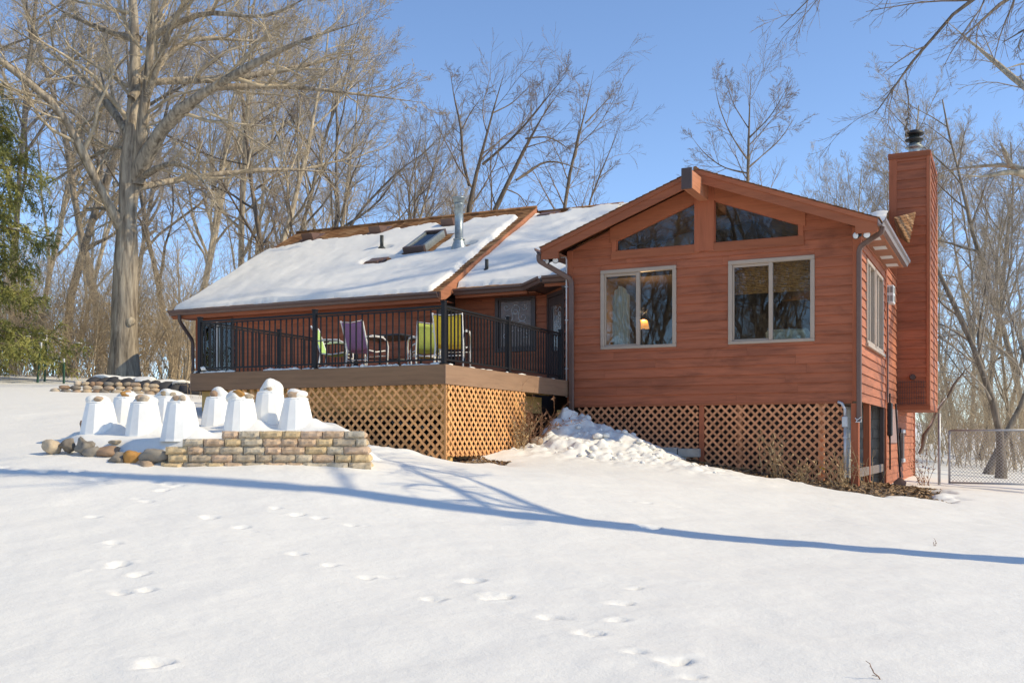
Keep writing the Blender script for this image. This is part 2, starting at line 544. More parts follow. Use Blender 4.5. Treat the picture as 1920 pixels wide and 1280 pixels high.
# ------------------------------------------------------------------ ground
GP = np.array([(-4.82, 3.78, .32), (-2.26, 4.69, .39), (.05, 5.57, .44), (.09, 10.59, .47), (-4.77, 9.91, .86), (-10.97, 8.59, 1.29),
    (-11.05, 9.0, 1.40), (-7.01, 10.5, 1.26), (-9.13, 9.4, 1.28), (-4.56, 16.12, 1.10), (-1.45, 25.94, .59), (.22, 24.52, .48),
    (-1.93, 22.38, .74), (-24.56, 19.25, 3.30), (-20.75, 19.98, 3.06), (-17.84, 14.72, 2.55), (-14.02, 11.57, 1.88), (-14.54, 12.98, 2.08),
    (-7.73, 12.04, 1.47), (-7.37, 15.32, 1.33), (.45, 50.16, .75), (-1.92, 37.92, .75), (-10.23, 13.9, 1.76), (-9.3, 13.9, 1.52), (-7.77, 13.9, 1.27),
    (-7.83, 16.82, 1.48), (-7.83, 15.16, 1.34), (-5.16, 18.6, 1.30), (-3.42, 18.6, 1.02), (-2.5, 18.6, .93), (-3.4, 17.45, .85), (-2.5, 17.45, .79), (-4.9, 17.45, 1.14), (-1.2, 18.4, .70), (-18.3, 19.3, 2.95),
    (-12.9, 14.3, 2.1), (-13, 19, 2.2), (-17, 23, 2.9), (-10, 22, 1.6), (-5, 24, .9), (0, 0, .02), (-5, 0, .05), (4, 4, .2), (6, 12, .25), (5, 20, .3),
    (12, 20, .1), (10, 5, 0), (-14, 0, .5), (-20, 6, 1.5), (-26, 10, 2.6), (0, -12, -.4), (-15, -12, .2), (12, -10, -.6), (-40, 10, 3.8), (-40, 40, 4.2), (-20, 45, 3.4), (-8, 45, 2.0),
    (20, 40, .2), (-30, 80, 3.8), (10, 80, .9), (-70, 60, 5), (40, 80, .5), (40, 0, -.8), (-50, -30, 2), (20, -50, -1.5), (-60, 140, 5), (40, 160, 1)])
def tps_fit(P, lam=0.02):
    n = len(P); d = np.hypot(P[:, None, 0] - P[None, :, 0], P[:, None, 1] - P[None, :, 1]) / 10
    K = np.where(d > 0, d * d * np.log(d + 1e-12), 0) + lam * np.eye(n)
    A = np.zeros((n + 3, n + 3)); A[:n, :n] = K
    A[:n, n] = 1; A[:n, n + 1:] = P[:, :2] / 10
    A[n:, :n] = A[:n, n:].T
    return np.linalg.solve(A, np.concatenate([P[:, 2], np.zeros(3)]))
GW = tps_fit(GP)
def tps_eval(P, W, x, y):
    sh = np.shape(x); x = np.ravel(x).astype(float); y = np.ravel(y).astype(float)
    o = np.empty(len(x)); n = len(P)
    for i in range(0, len(x), 40000):
        xs, ys = x[i:i + 40000], y[i:i + 40000]
        d = np.hypot(xs[:, None] - P[None, :, 0], ys[:, None] - P[None, :, 1]) / 10
        o[i:i + 40000] = (d * d * np.log(d + 1e-12)) @ W[:n] + W[n] + W[n + 1] * xs / 10 + W[n + 2] * ys / 10
    return o.reshape(sh)
def base_z(x, y):
    x = np.asarray(x, float); y = np.asarray(y, float)
    xc = np.clip(x, -80, 60); yc = np.clip(y, -50, 160)
    return tps_eval(GP, GW, xc, yc)
# planting bed behind the block wall
WALL_LINE = [(-9.32, 9.52), (-8.9, 9.66), (-8.5, 9.82), (-8.11, 10.0), (-7.7, 10.2), (-7.3, 10.41), (-6.98, 10.60)]
BED = np.array([(-9.32, 9.62), (-8.9, 9.76), (-8.5, 9.92), (-8.11, 10.1), (-7.7, 10.3), (-7.5, 10.41), (-7.4, 10.5), (-7.5, 11.2), (-8.2, 11.9), (-9.5, 12.3),
                (-11.2, 12.2), (-12.2, 11.3), (-11.7, 10.2), (-10.9, 9.62), (-10.3, 9.82), (-9.7, 9.68)])
BEDP = np.array([(-9.35, 9.93, 1.61), (-11.23, 10.35, 1.73), (-10.46, 10.39, 1.69), (-8.44, 11.03, 1.77), (-9.09, 11.16, 1.80), (-7.2, 10.85, 1.68), (-9.03, 9.8, 1.60), (-8.6, 10.05, 1.67),
                 (-10.06, 11.36, 1.81), (-11.5, 11.0, 1.79), (-7.8, 10.5, 1.70)])
BW = tps_fit(BEDP, 0.05)
def poly_sd(x, y, P):
    """signed distance, positive inside; also the index of the nearest edge"""
    x = np.asarray(x, float); y = np.asarray(y, float)
    best = np.full(x.shape, 1e9); ei = np.zeros(x.shape, int); ins = np.zeros(x.shape, bool)
    n = len(P)
    for i in range(n):
        ax, ay = P[i]; bx, by = P[(i + 1) % n]
        dx, dy = bx - ax, by - ay
        t = np.clip(((x - ax) * dx + (y - ay) * dy) / (dx * dx + dy * dy), 0, 1)
        d = np.hypot(x - ax - t * dx, y - ay - t * dy)
        m = d < best; best = np.where(m, d, best); ei = np.where(m, i, ei)
        c = ((ay > y) != (by > y)) & (x < (bx - ax) * (y - ay) / (by - ay + 1e-12) + ax)
        ins ^= c
    return np.where(ins, best, -best), ei
CONE_XY = [(-11.23, 10.35), (-11.35, 10.95), (-10.46, 10.39), (-10.66, 11.04), (-9.38, 9.93), (-10.06, 11.36), (-9.09, 10.72), (-9.0, 11.2), (-8.44, 11.03)]
FOOT = []   # (x, y, size, depth)
def ground_z(x, y, detail=True):
    x = np.asarray(x, float); y = np.asarray(y, float)
    z = base_z(x, y)
    near = (x > -24) & (x < 10) & (y > -6) & (y < 30)
    if detail:
        z = z + 0.05 * fbm(x, y, 2.6, 4, 3) + 0.017 * fbm(x, y, 0.5, 3, 9)
    # bed
    sd, ei = poly_sd(x, y, BED)
    wid = np.where(ei <= 5, 0.10, np.where(ei == 6, 0.45, 0.55))
    wid = np.where(ei >= 12, 0.30, wid)
    k = sstep(0.0, 1.0, sd / wid + np.where(ei <= 5, 0.0, 0.5))
    bz = tps_eval(BEDP, BW, np.clip(x, -12.5, -6.8), np.clip(y, 9.4, 12.4)) + 0.04 * fbm(x, y, 0.8, 3, 21)
    z = z + k * np.maximum(bz - z, 0)
    for cx, cy in CONE_XY:
        z = z + 0.13 * np.exp(-(((x - cx - .20) / .16) ** 2 + ((y - cy - .08) / .16) ** 2))
    # shovelled heap in front of the sunroom
    crest = 18.25 - 0.15 * (x + 7.6)
    w1 = np.clip((x + 8.15) / 0.55, 0, 1) * np.clip((-4.9 - x) / 2.7, 0, 1) ** 1.1
    hp = 0.62 * w1 * np.exp(-((y - crest) / 0.95) ** 2)
    band = 0.6 * np.clip((x + 8.3) / 1.0, 0, 1) * np.clip((-3.2 - x) / 1.5, 0, 1) * np.exp(-((y - (16.9 - 0.06 * (x + 7))) / 0.75) ** 2)
    rough = np.clip(w1 * 1.6, 0, 1) * np.exp(-((y - 17.5) / 1.3) ** 2) + band
    ridg = np.abs(fbm(x, y, 0.42, 4, 31, 0.6))
    z = z + hp + 0.12 * band + np.clip(rough, 0, 1) * (0.26 * ridg - 0.05)
    # mound by the deck corner between wall and lattice
    z = z + 0.10 * np.exp(-(((x + 8.3) / 0.8) ** 2 + ((y - 12.7) / 0.7) ** 2)) * (1 + 0.8 * fbm(x, y, 0.3, 3, 5))
    # hollow blown out at the deck corner
    z = z - 0.10 * np.exp(-(((x + 7.75) / 0.35) ** 2 + ((y - 13.95) / 0.3) ** 2))
    # thin, melted strip along the sunroom (soil shows) and bare ground under house and deck
    z = z - BARE(x, y) * 0.16
    if detail:
        for fx, fy, s, dpt in FOOT:
            m = (np.abs(x - fx) < 4 * s) & (np.abs(y - fy) < 4 * s)
            if m.any():
                dx = (x[m] - fx) / s; dy = (y[m] - fy) / s
                wob = 1 + 1.3 * fbm(x[m], y[m], 0.13, 3, int(abs(fx * 100)))
                dxs = np.where(dx < .3, (dx - .3) * .55, (dx - .3) * 1.7)
                r2 = (dxs * dxs + dy * dy * 0.7) * wob
                z[m] = z[m] + dpt * 0.5 * fbm(x[m], y[m], 0.10, 3, 8) * np.exp(-(dx * dx + dy * dy) * .35)
                z[m] = z[m] - dpt * np.where(dx < .3, np.clip(1.15 - np.sqrt(np.abs(r2)), 0, 1), 1 - sstep(.70, 1.15, np.sqrt(np.abs(r2)))) + dpt * 0.10 * np.exp(-(np.sqrt(np.abs(r2)) - 1.5) ** 2 * 7) * (.4 + vnoise(x[m] * 14, y[m] * 14, 3) + .5)
    return z
def BARE(x, y):
    n = fbm(x, y, 0.7, 4, 77)
    a = sstep(-5.6, -4.6, x + 1.2 * n) * sstep(-0.75, -1.35, x + 0.6 * n) * sstep(17.3, 17.75, y + 0.95 * n + 0.10 * (x + 3)) * sstep(24.3, 23.0, y)
    b = sstep(-8.2, -7.7, x) * sstep(-2.5, -2.8, x) * sstep(18.9, 19.15, y) * sstep(30, 29, y)
    c = sstep(-12.6, -12.3, x) * sstep(-7.75, -7.95, x) * sstep(13.95, 14.25, y) * sstep(19.6, 19.2, y)
    e = np.exp(-(((x + 7.55) / 0.5) ** 2 + ((y - 14.3) / 0.55) ** 2)) * sstep(-0.15, 0.25, n + 0.3)
    return np.clip(np.maximum.reduce([a, b, c, np.clip(e * 1.3, 0, 1)]), 0, 1)
FOOTXY = [(-6.84, 6.47), (-6.27, 5.97), (-5.91, 5.81), (-5.55, 5.54), (-5.65, 5.42), (-7.88, 7.19), (-4.26, 4.33), (-3.61, 6.86), (-3.21, 6.5), (-2.26, 5.79), (-1.61, 5.38),
          (-3.28, 10.13), (-3.88, 11.78), (-2.47, 7.19), (-2.37, 6.68), (-5.58, 8.14), (-6.59, 8.31), (-6.88, 7.68), (-6.34, 7.49), (-6.25, 8.2), (-2.24, 6.19), (-2.67, 6.1), (-5.29, 6.94),
          (-4.81, 6.73), (-4.36, 6.56), (-3.56, 6.22), (-9.79, 8.66), (-9.16, 8.47), (-1.88, 5.48), (-1.43, 5.14), (-7.99, 7.97), (-6.0, 8.21)]
BIG = {(-3.61, 6.86), (-3.21, 6.5), (-2.26, 5.79), (-4.26, 4.33), (-1.61, 5.38), (-6.27, 5.97), (-3.28, 10.13)}
for i, p in enumerate(FOOTXY):
    b = p in BIG
    FOOT.append((p[0], p[1], (0.060 if b else 0.042) + 0.012 * random.random(), (0.060 if b else 0.034) + 0.010 * random.random()))
    if i % 3 == 0:
        FOOT.append((p[0] + random.uniform(-.2, .2), p[1] + random.uniform(-.12, .12), 0.035, 0.015))
for i in range(16):   # trampled patch at the left
    FOOT.append((-9.6 + random.uniform(-1.2, 1.5), 8.55 + random.uniform(-.22, .22), 0.05, 0.035))
def axis_grid(lo, hi, step, far_lo, far_hi, g=1.17):
    c = list(np.arange(lo, hi, step))
    s = step; v = c[-1]
    while v < far_hi:
        s *= g; v += s; c.append(v)
    s = step; v = c[0]; left = []
    while v > far_lo:
        s *= g; v -= s; left.append(v)
    return np.array(left[::-1] + c)
def merge_axis(a, lo, hi, step):
    return np.concatenate([a[a < lo - step * .5], np.arange(lo, hi, step), a[a > hi + step * .5]])
gx = merge_axis(axis_grid(-15.5, 2.0, 0.05, -700, 700), -8.5, -0.5, 0.032)
gy = merge_axis(axis_grid(2.5, 19.4, 0.05, -500, 900), 4.0, 9.0, 0.028)
X, Y = np.meshgrid(gx, gy)
Z = ground_z(X, Y)
far = np.hypot(X, Y)
Z = Z + sstep(90, 400, far) * 6.0 * (0.5 + fbm(X, Y, 120, 3, 40))
nx, ny = len(gx), len(gy)
ii = np.arange(nx * ny).reshape(ny, nx)
quads = np.stack([ii[:-1, :-1], ii[:-1, 1:], ii[1:, 1:], ii[1:, :-1]], -1).reshape(-1, 4)
g = mesh_obj('snow_ground', np_mesh('snow_ground', np.stack([X, Y, Z], -1).reshape(-1, 3), quads, True), 'snow')
tag(g, 'sloping snow covered lawn with footprints in front of the house', 'snow', kind='structure')
# soil under the melted strip and under the buildings
sx = np.arange(-13, -0.3, 0.08); sy = np.arange(13.5, 30.5, 0.08)
X, Y = np.meshgrid(sx, sy)
Z = ground_z(X, Y, False) + BARE(X, Y) * 0.16 - 0.085 + 0.035 * fbm(X, Y, 0.25, 3, 55)
ii = np.arange(X.size).reshape(X.shape)
quads = np.stack([ii[:-1, :-1], ii[:-1, 1:], ii[1:, 1:], ii[1:, :-1]], -1).reshape(-1, 4)
g = mesh_obj('soil', np_mesh('soil', np.stack([X, Y, Z], -1).reshape(-1, 3), quads, True), 'soil')
tag(g, 'bare brown soil beside the sunroom and under the deck', 'soil', kind='structure')
def gz(x, y):
    return float(ground_z(np.array([float(x)]), np.array([float(y)]))[0])
def soil_z(x, y):
    a = np.array([float(x)]); b = np.array([float(y)])
    return float((ground_z(a, b, False) + BARE(a, b) * 0.16 - 0.085 + 0.035 * fbm(a, b, 0.25, 3, 55))[0])
# ------------------------------------------------------------------ the house
GX0, GX1, GY = -7.86, -2.41, 18.9        # sunroom front wall
WZ = 2.30                                # bottom of the sunroom wall
RX, RZ, PITCH = -5.135, 6.53, 0.377      # sunroom ridge
OHX, OHY = 0.37, 0.50                    # overhangs
W1 = 19.5; E1Y, E1Z = 19.0, 4.75; MP = 0.56; RIDGE_Y = 23.85
M0, M1 = -18.2, -10.82                   # main wing roof, left and right rake
W2 = 20.1; E2Y, E2Z = 19.6, 4.87
house = empty('house', (-5.1, 18.9, 0.9), 'red brown wood sided house with snowy roofs, gabled sunroom and chimney', 'house')

def lap_boards(parent, org, ud, nd, u0, u1, z0, z1, openings, mat, lim=None, expo=0.168, joints=True):
    """clapboards; org + u*ud, boards stand out along nd; lim(z) -> (ulo, uhi) clips to the roof slope"""
    org = Vector(org); ud = Vector(ud); nd = Vector(nd)
    z = z0
    k = 0
    while z < z1 - 0.02:
        zb = min(z + expo, z1)
        lo0, hi0 = (u0, u1) if lim is None else lim(z)
        lo1, hi1 = (u0, u1) if lim is None else lim(zb)
        lo0, lo1 = max(lo0, u0), max(lo1, u0); hi0, hi1 = min(hi0, u1), min(hi1, u1)
        cuts = {min(lo0, lo1), max(hi0, hi1)}
        for a, b, c, d in openings:
            if c < zb and d > z:
                cuts |= {a, b}
        if joints:
            u = u0 + random.uniform(0.6, 3.6)
            while u < u1 - 0.6:
                cuts.add(u); u += random.uniform(2.4, 4.0)
        cuts = sorted(c for c in cuts if min(lo0, lo1) - 1e-6 <= c <= max(hi0, hi1) + 1e-6)
        for a, b in zip(cuts[:-1], cuts[1:]):
            if b - a < 0.01: continue
            segs = [(z, zb)]
            mid = (a + b) / 2
            for oa, ob, oc, od in openings:
                if oa < mid < ob:
                    ns = []
                    for s0, s1 in segs:
                        if od <= s0 or oc >= s1: ns.append((s0, s1)); continue
                        if oc > s0: ns.append((s0, oc))
                        if od < s1: ns.append((od, s1))
                    segs = ns
            for s0, s1 in segs:
                if s1 - s0 < 0.012: continue
                f0, f1 = (s0 - z) / expo, (s1 - z) / expo
                t0 = 0.034 - 0.026 * f0; t1 = 0.034 - 0.026 * f1
                la, lb = max(a, lo0), min(b, hi0); ua, ub = max(a, lo1), min(b, hi1)
                if lb - la < 0.01: continue
                if ub < ua: ua = ub = (ua + ub) / 2
                e = 0.0012
                s1o = s1 + (0.018 if abs(s1 - zb) < 1e-6 and s1 < z1 - 1e-6 else 0)
                jit = random.uniform(-.0015, .0015)
                V = []
                for uu, zz, tt in ((la + e, s0 + jit, t0), (lb - e, s0 + jit, t0), (ub - e, s1o, t1 - 0.002), (ua + e, s1o, t1 - 0.002)):
                    p = org + ud * uu; V.append((p.x, p.y, zz)); 
                W = []
                for (uu, zz, tt) in ((la + e, s0 + jit, t0), (lb - e, s0 + jit, t0), (ub - e, s1o, t1 - 0.002), (ua + e, s1o, t1 - 0.002)):
                    p = org + ud * uu + nd * tt; W.append((p.x, p.y, zz))
                mb = MB()
                mb.add(V + W, [(3, 2, 1, 0), (4, 5, 6, 7), (0, 1, 5, 4), (1, 2, 6, 5), (2, 3, 7, 6), (3, 0, 4, 7)])
                mb.build('siding_board', mat, parent)
        z = zb
        k += 1
def wall_part(name):
    o = bpy.data.objects.new(name, None); o.parent = house; COL.objects.link(o); o.empty_display_size = .1
    return o

# --- structural core behind the boards (hollow sunroom so the windows look into a room)
core = MB()
T = 0.12
WINS = [(-7.18, -5.67, 3.357, 4.885), (-4.69, -3.15, 3.357, 4.885)]
def roof_z(x):
    return RZ - 0.17 - PITCH * abs(x - RX)
CORE_F = GY + 0.004
def core_wall_front(mb):
    xs = [GX0, -7.18, -5.67, -4.69, -3.15, GX1]
    y0, y1 = CORE_F, CORE_F + T
    mb.box(GX0, GX1, y0, y1, WZ + .02, 3.357)
    for a, b in ((xs[0], xs[1]), (xs[2], xs[3]), (xs[4], xs[5])):
        mb.box(a, b, y0, y1, 3.357, 4.885)
    mb.box(GX0, GX1, y0, y1, 4.885, 5.24)
    # gable triangle: posts and strips around the two trapezoid panes
    for poly in ([(GX0, 5.24), (-6.86, 5.24), (-6.86, roof_z(-6.86)), (GX0, max(5.241, roof_z(GX0)))],
                 [(-5.32, 5.24), (-4.95, 5.24), (-4.95, roof_z(-4.95)), (-5.32, roof_z(-5.32))],
                 [(-3.43, 5.24), (GX1, 5.24), (GX1, max(5.241, roof_z(GX1))), (-3.43, roof_z(-3.43))]):
        mb.prism([(x, y0, z) for x, z in poly], (0, T, 0))
    for a, b in ((-6.86, -5.32), (-4.95, -3.43)):
        mb.prism([(a, y0, roof_z(a) - 0.24), (b, y0, roof_z(b) - 0.24), (b, y0, roof_z(b)), (a, y0, roof_z(a))], (0, T, 0))
core_wall_front(core)
SW = [(19.72, 20.9, 3.36, 4.9), (21.05, 22.28, 3.36, 4.9)]     # side windows (Y range)
SX = GX1 - 0.004
y = CORE_F + T
for a, b in ((y, 19.72), (20.9, 21.05), (22.28, 30.0)):
    core.box(SX - T, SX, a, b, WZ + .02, 5.30)
for a, b, c, d in SW:
    core.box(SX - T, SX, a, b, WZ + .02, c); core.box(SX - T, SX, a, b, d, 5.30)
core.box(GX0 + .004, GX0 + T, CORE_F + T, 30.0, WZ + .02, 5.30)
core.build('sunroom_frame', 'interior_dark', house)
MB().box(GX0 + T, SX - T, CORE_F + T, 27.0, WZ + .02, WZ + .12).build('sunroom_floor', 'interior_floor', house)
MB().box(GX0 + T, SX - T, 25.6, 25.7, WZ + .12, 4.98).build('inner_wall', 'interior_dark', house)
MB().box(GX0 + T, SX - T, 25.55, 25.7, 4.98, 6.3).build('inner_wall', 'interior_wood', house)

# --- sunroom siding
fw = wall_part('front_wall')
def gab(z):
    if z <= 5.2: return (GX0 - GX0, GX1 - GX0)
    half = max(0.0, (RZ - 0.20 - z) / PITCH)
    return (max(0, RX - half - GX0), min(GX1 - GX0, RX + half - GX0))
fr_open = [(a - 0.0 - GX0, b - GX0, c, d) for a, b, c, d in WINS]
fr_open += [(-6.93 - GX0, -5.25 - GX0, 5.18, 9), (-5.02 - GX0, -3.36 - GX0, 5.18, 9), (-5.26 - GX0, -5.01 - GX0, 5.18, 9)]
lap_boards(fw, (GX0, GY, 0), (1, 0, 0), (0, -1, 0), 0.09, GX1 - GX0 - 0.09, WZ, 6.3, fr_open, 'siding_x', lim=gab)
for x in (GX0, GX1):
    s = 0.10 if x == GX0 else -0.10
    MB().bbox(min(x - s * .25, x + s), max(x - s * .25, x + s), GY - 0.034, GY + 0.003, WZ - 0.01, 5.32).build('corner_board', 'trim_wood', fw)
MB().bbox(GX0 + .1, GX1 - .1, GY - 0.036, GY + 0.0, WZ - 0.05, WZ + 0.0).build('skirt_board', 'fascia_wood', fw)
# trim round the gable panes
SILL = 5.24
def gtop(x): return RZ - 0.20 - 0.26 - PITCH * abs(x - RX)
for a, b, sgn in ((-6.86, -5.32, -1), (-4.95, -3.43, 1)):
    zt = lambda x: gtop(x) + 0.02
    MB().bbox(a - .1, b + .1, GY - 0.05, GY + .02, SILL - 0.17, SILL).build('gable_trim', 'fascia_wood', fw)
    lo = a if sgn < 0 else b
    MB().bbox(lo - .09 if sgn < 0 else lo, lo if sgn < 0 else lo + .09, GY - 0.045, GY + .02, SILL - 0.01, zt(lo) + .25).build('gable_trim', 'trim_wood', fw)
    pts = [(a - .12, zt(a - .12)), (b + .12, zt(b + .12)), (b + .12, zt(b + .12) + .29), (a - .12, zt(a - .12) + .29)]
    MB().prism([(x, GY - 0.048, z) for x, z in pts][::-1], (0, 0.06, 0)).build('gable_trim', 'fascia_wood', fw)
    # pane and its slim frame
    w = empty('window', (0, 0, 0)); w.parent = house
    hi = b if sgn < 0 else a
    P = [(lo, SILL), (hi, SILL), (hi, zt(hi)), (lo, max(zt(lo), SILL + 0.03))]
    P = sorted(P[:2]) + sorted(P[2:], reverse=True)
    MB().prism([(x, GY + 0.03, z) for x, z in P], (0, 0.012, 0)).build('pane', 'glass_gable', w)
    for q in range(4):
        p0, p1 = P[q], P[(q + 1) % 4]
        MB().bar((p0[0], GY + 0.015, p0[1]), (p1[0], GY + 0.015, p1[1]), 0.028, 0.03, (0, 1, 0)).build('frame', 'trim_wood', w)
MB().bbox(-5.32, -4.95, GY - 0.06, GY + .02, SILL - 0.14, 6.30).build('king_post', 'trim_wood', fw)

def slider(name, x0, x1, z0, z1, left_front=True):
    w = empty(name, (0, 0, 0)); w.parent = house
    F = 0.075
    y0, y1 = GY - 0.052, GY + 0.05
    for a, b, c, d in ((x0, x1, z0, z0 + F * .8), (x0, x1, z1 - F, z1), (x0, x0 + F, z0 + F * .8, z1 - F), (x1 - F, x1, z0 + F * .8, z1 - F)):
        MB().bbox(a, b, y0, y1, c, d, .008).build('frame', 'window_frame', w)
    xm = (x0 + x1) / 2
    MB().bbox(xm - .035, xm + .035, y0 + .012, y1 - .01, z0 + F * .8, z1 - F, .006).build('mullion', 'window_frame', w)
    # the sliding sash on the left has rails of its own
    a, b, c, d = x0 + F, xm - .035, z0 + F * .8, z1 - F
    S = 0.032
    for q in ((a, b, c, c + S), (a, b, d - S * 1.6, d), (a, a + S, c + S, d - S * 1.6)):
        MB().bbox(q[0], q[1], GY - .015, GY + .02, q[2], q[3], .004).build('sash', 'window_frame', w)
    MB().box(a + S, b, GY + .004, GY + .012, c + S, d - S * 1.6).build('pane', 'glass', w)
    MB().box(xm + .035, x1 - F, GY + .022, GY + .03, c, d).build('pane', 'glass', w)
    return w
slider('window', *WINS[0]); slider('window', *WINS[1])

# --- right side wall of the sunroom
sw = wall_part('side_wall')
so = [(a - GY, b - GY, c, d) for a, b, c, d in SW]
lap_boards(sw, (GX1, GY, 0), (0, 1, 0), (1, 0, 0), 0.0, 4.05, WZ - 0.02, 5.28, so, 'siding_y')
lap_boards(sw, (GX1, GY, 0), (0, 1, 0), (1, 0, 0), 4.15, 11.0, 0.55, 5.28, [], 'siding_y')
MB().bbox(GX1 - .005, GX1 + .04, GY + 4.04, GY + 4.15, 0.6, 5.3).build('corner_board', 'trim_wood', sw)
MB().bbox(GX1 - .004, GX1 + .035, GY + .0045, GY + .10, WZ - .01, 5.31).build('corner_board', 'trim_wood', sw)
MB().bbox(GX1 - .01, GX1 + .05, GY + 10.9, GY + 11.02, 0.5, 5.3).build('corner_board', 'trim_wood', sw)
for a, b, c, d in SW:
    w = empty('window', (0, 0, 0)); w.parent = house
    F = .07; x0, x1 = GX1 - .05, GX1 + .055
    for q in ((a, b, c, c + F), (a, b, d - F, d), (a, a + F, c + F, d - F), (b - F, b, c + F, d - F)):
        MB().bbox(x0, x1, q[0], q[1], q[2], q[3], .008).build('frame', 'window_frame', w)
    MB().box(GX1 - .03, GX1 - .022, a + F, b - F, c + F, d - F).build('pane', 'glass', w)
    m = (a + b) / 2
    MB().bbox(GX1 - .02, GX1 + .03, m - .03, m + .03, c + F, d - F).build('mullion', 'window_frame', w)
MB().bbox(GX1 + .001, GX1 + .085, 19.6, 22.4, 3.30, 3.36).build('window_sill', 'window_frame', sw)
# wall vent hood on the side wall
vh = empty('wall_vent', (0, 0, 0)); vh.parent = house
VY = 23.35
MB().bbox(GX1 + .02, GX1 + .17, VY - .30, VY + .02, 4.48, 4.86, .01).build('hood', 'vent_white', vh)
for z in (4.52, 4.70):
    for yy in (VY - .27, VY - .12):
        MB().box(GX1 + .168, GX1 + .176, yy, yy + .10, z, z + .12).build('louvre', 'concrete', vh)
for xx in (GX1 + .035, GX1 + .105):
    for z in (4.52, 4.70):
        MB().box(xx, xx + .05, VY - .308, VY - .299, z, z + .12).build('louvre', 'concrete', vh)
MB().bbox(GX1 + .02, GX1 + .07, 23.0, 23.07, 2.4, 4.5).build('corner_strip', 'brown_metal', vh)

# --- sunroom roof
rf = wall_part('sunroom_roof')
YB = 27.0
def slope_courses(mb, e_pt, up, along, nrm, run, L, expo=0.14, th=0.016, jag=0.0):
    """stepped shingle courses on a slope: e_pt eave start, up/along unit vectors"""
    e_pt = Vector(e_pt); up = Vector(up); al = Vector(along); nr = Vector(nrm)
    n = int(run / expo) + 1
    for i in range(n):
        a = i * expo; b = min(run, a + expo + .02)
        if b <= a: break
        p = e_pt + up * a; q = e_pt + up * b
        V = [p, p + al * L, q + al * L, q, p + nr * th, p + al * L + nr * th, q + al * L + nr * .003, q + nr * .003]
        mb.add(V, [(3, 2, 1, 0), (4, 5, 6, 7), (0, 1, 5, 4), (1, 2, 6, 5), (2, 3, 7, 6), (3, 0, 4, 7)])
cs = 1 / math.hypot(1, PITCH); sn = PITCH * cs
for sg in (-1, 1):
    xe = RX + sg * (2.725 + OHX); ze = RZ - PITCH * (2.725 + OHX)
    run = (2.725 + OHX) / cs
    # deck boards under the shingles
    pts = [(RX, GY - OHY + .02, RZ - .02), (xe, GY - OHY + .02, ze - .02), (xe, GY - OHY + .02, ze - .06), (RX, GY - OHY + .02, RZ - .06)]
    if sg > 0: pts = pts[::-1]
    YE = YB if sg < 0 else 23.0
    MB().prism(pts, (0, YE - GY + OHY - .02, 0)).build('roof_deck', 'soffit', rf)
    mb = MB()
    slope_courses(mb, (xe + sg * .03, GY - OHY - .035, ze - .02 - .03 * PITCH), (-sg * cs, 0, sn), (0, 1, 0), (sg * sn, 0, cs), run + .03, YE - GY + OHY + .035)
    tag(mb.build('shingles', 'shingle', rf), kind='stuff')
    # rake board, with a second narrower one on top
    hb = 0.205
    p = [(RX, RZ - .06), (xe, ze - .06), (xe, ze - .06 - hb + .02), (xe - sg * 0.40, ze + PITCH * .40 - .06 - hb - .10), (xe - sg * .52, ze + PITCH * .52 - .06 - hb), (RX, RZ - .06 - hb)]
    p = [(RX, RZ - .06), (xe, ze - .06), (xe, ze - .05 - hb), (xe - sg * .36, ze - .05 - hb), (xe - sg * .36, ze + PITCH * .36 - .06 - hb), (RX, RZ - .06 - hb)]
    if sg > 0: p = p[::-1]
    MB().prism([(x, GY - OHY, z) for x, z in p], (0, .038, 0)).build('rake_board', 'fascia_wood', rf)
    p = [(RX, RZ - .03), (xe, ze - .03), (xe, ze - .11), (RX, RZ - .11)]
    if sg > 0: p = p[::-1]
    MB().prism([(x, GY - OHY - .022, z) for x, z in p], (0, .021, 0)).build('rake_trim', 'fascia_wood', rf)
    # side soffit
    a, b = (xe, RX + sg * 2.73) if sg < 0 else (RX + sg * 2.73, xe)
    MB().box(a + .01, b - .01, GY - OHY + .045, YE - .02, ze - .165, ze - .15).build('soffit', 'soffit', rf)
    x = xe
    MB().box(min(x, x - sg * .03), max(x, x - sg * .03), GY - OHY + .04, YE, ze - .17, ze - .03).build('eave_board', 'fascia_wood_y', rf)
    if sg > 0:
        for yy in (19.3, 20.3, 21.4, 22.4):
            MB().box(RX + 2.80, RX + 3.02, yy, yy + .34, ze - .171, ze - .1655).build('soffit_vent', 'vent_white', rf)
MB().tube([(RX - .03, GY - OHY - .05, RZ - .012), (RX - .03, YB, RZ - .012)], .04, 6).build('ridge_cap', 'shingle', rf)
rbm = MB(); rbm.box(RX - .085, RX + .085, 17.72, GY + .3, 6.02, 6.335)
rbm.build('ridge_beam', 'fascia_wood_y', rf)
MB().bbox(RX - .095, RX + .095, 17.70, 17.735, 6.0, 6.37).build('beam_cap', 'dark_frame', rf)
for sg in (-1, 1):
    xa, xb = RX, RX + sg * 2.6
    q_ = [(xa, 19.06, RZ - .10), (xb, 19.06, RZ - .10 - PITCH * 2.6), (xb, 19.06, RZ - .13 - PITCH * 2.6), (xa, 19.06, RZ - .13)]
    if sg > 0: q_ = q_[::-1]
    MB().prism(q_, (0, 6.4, 0)).build('ceiling_lining', 'interior_wood', rf)
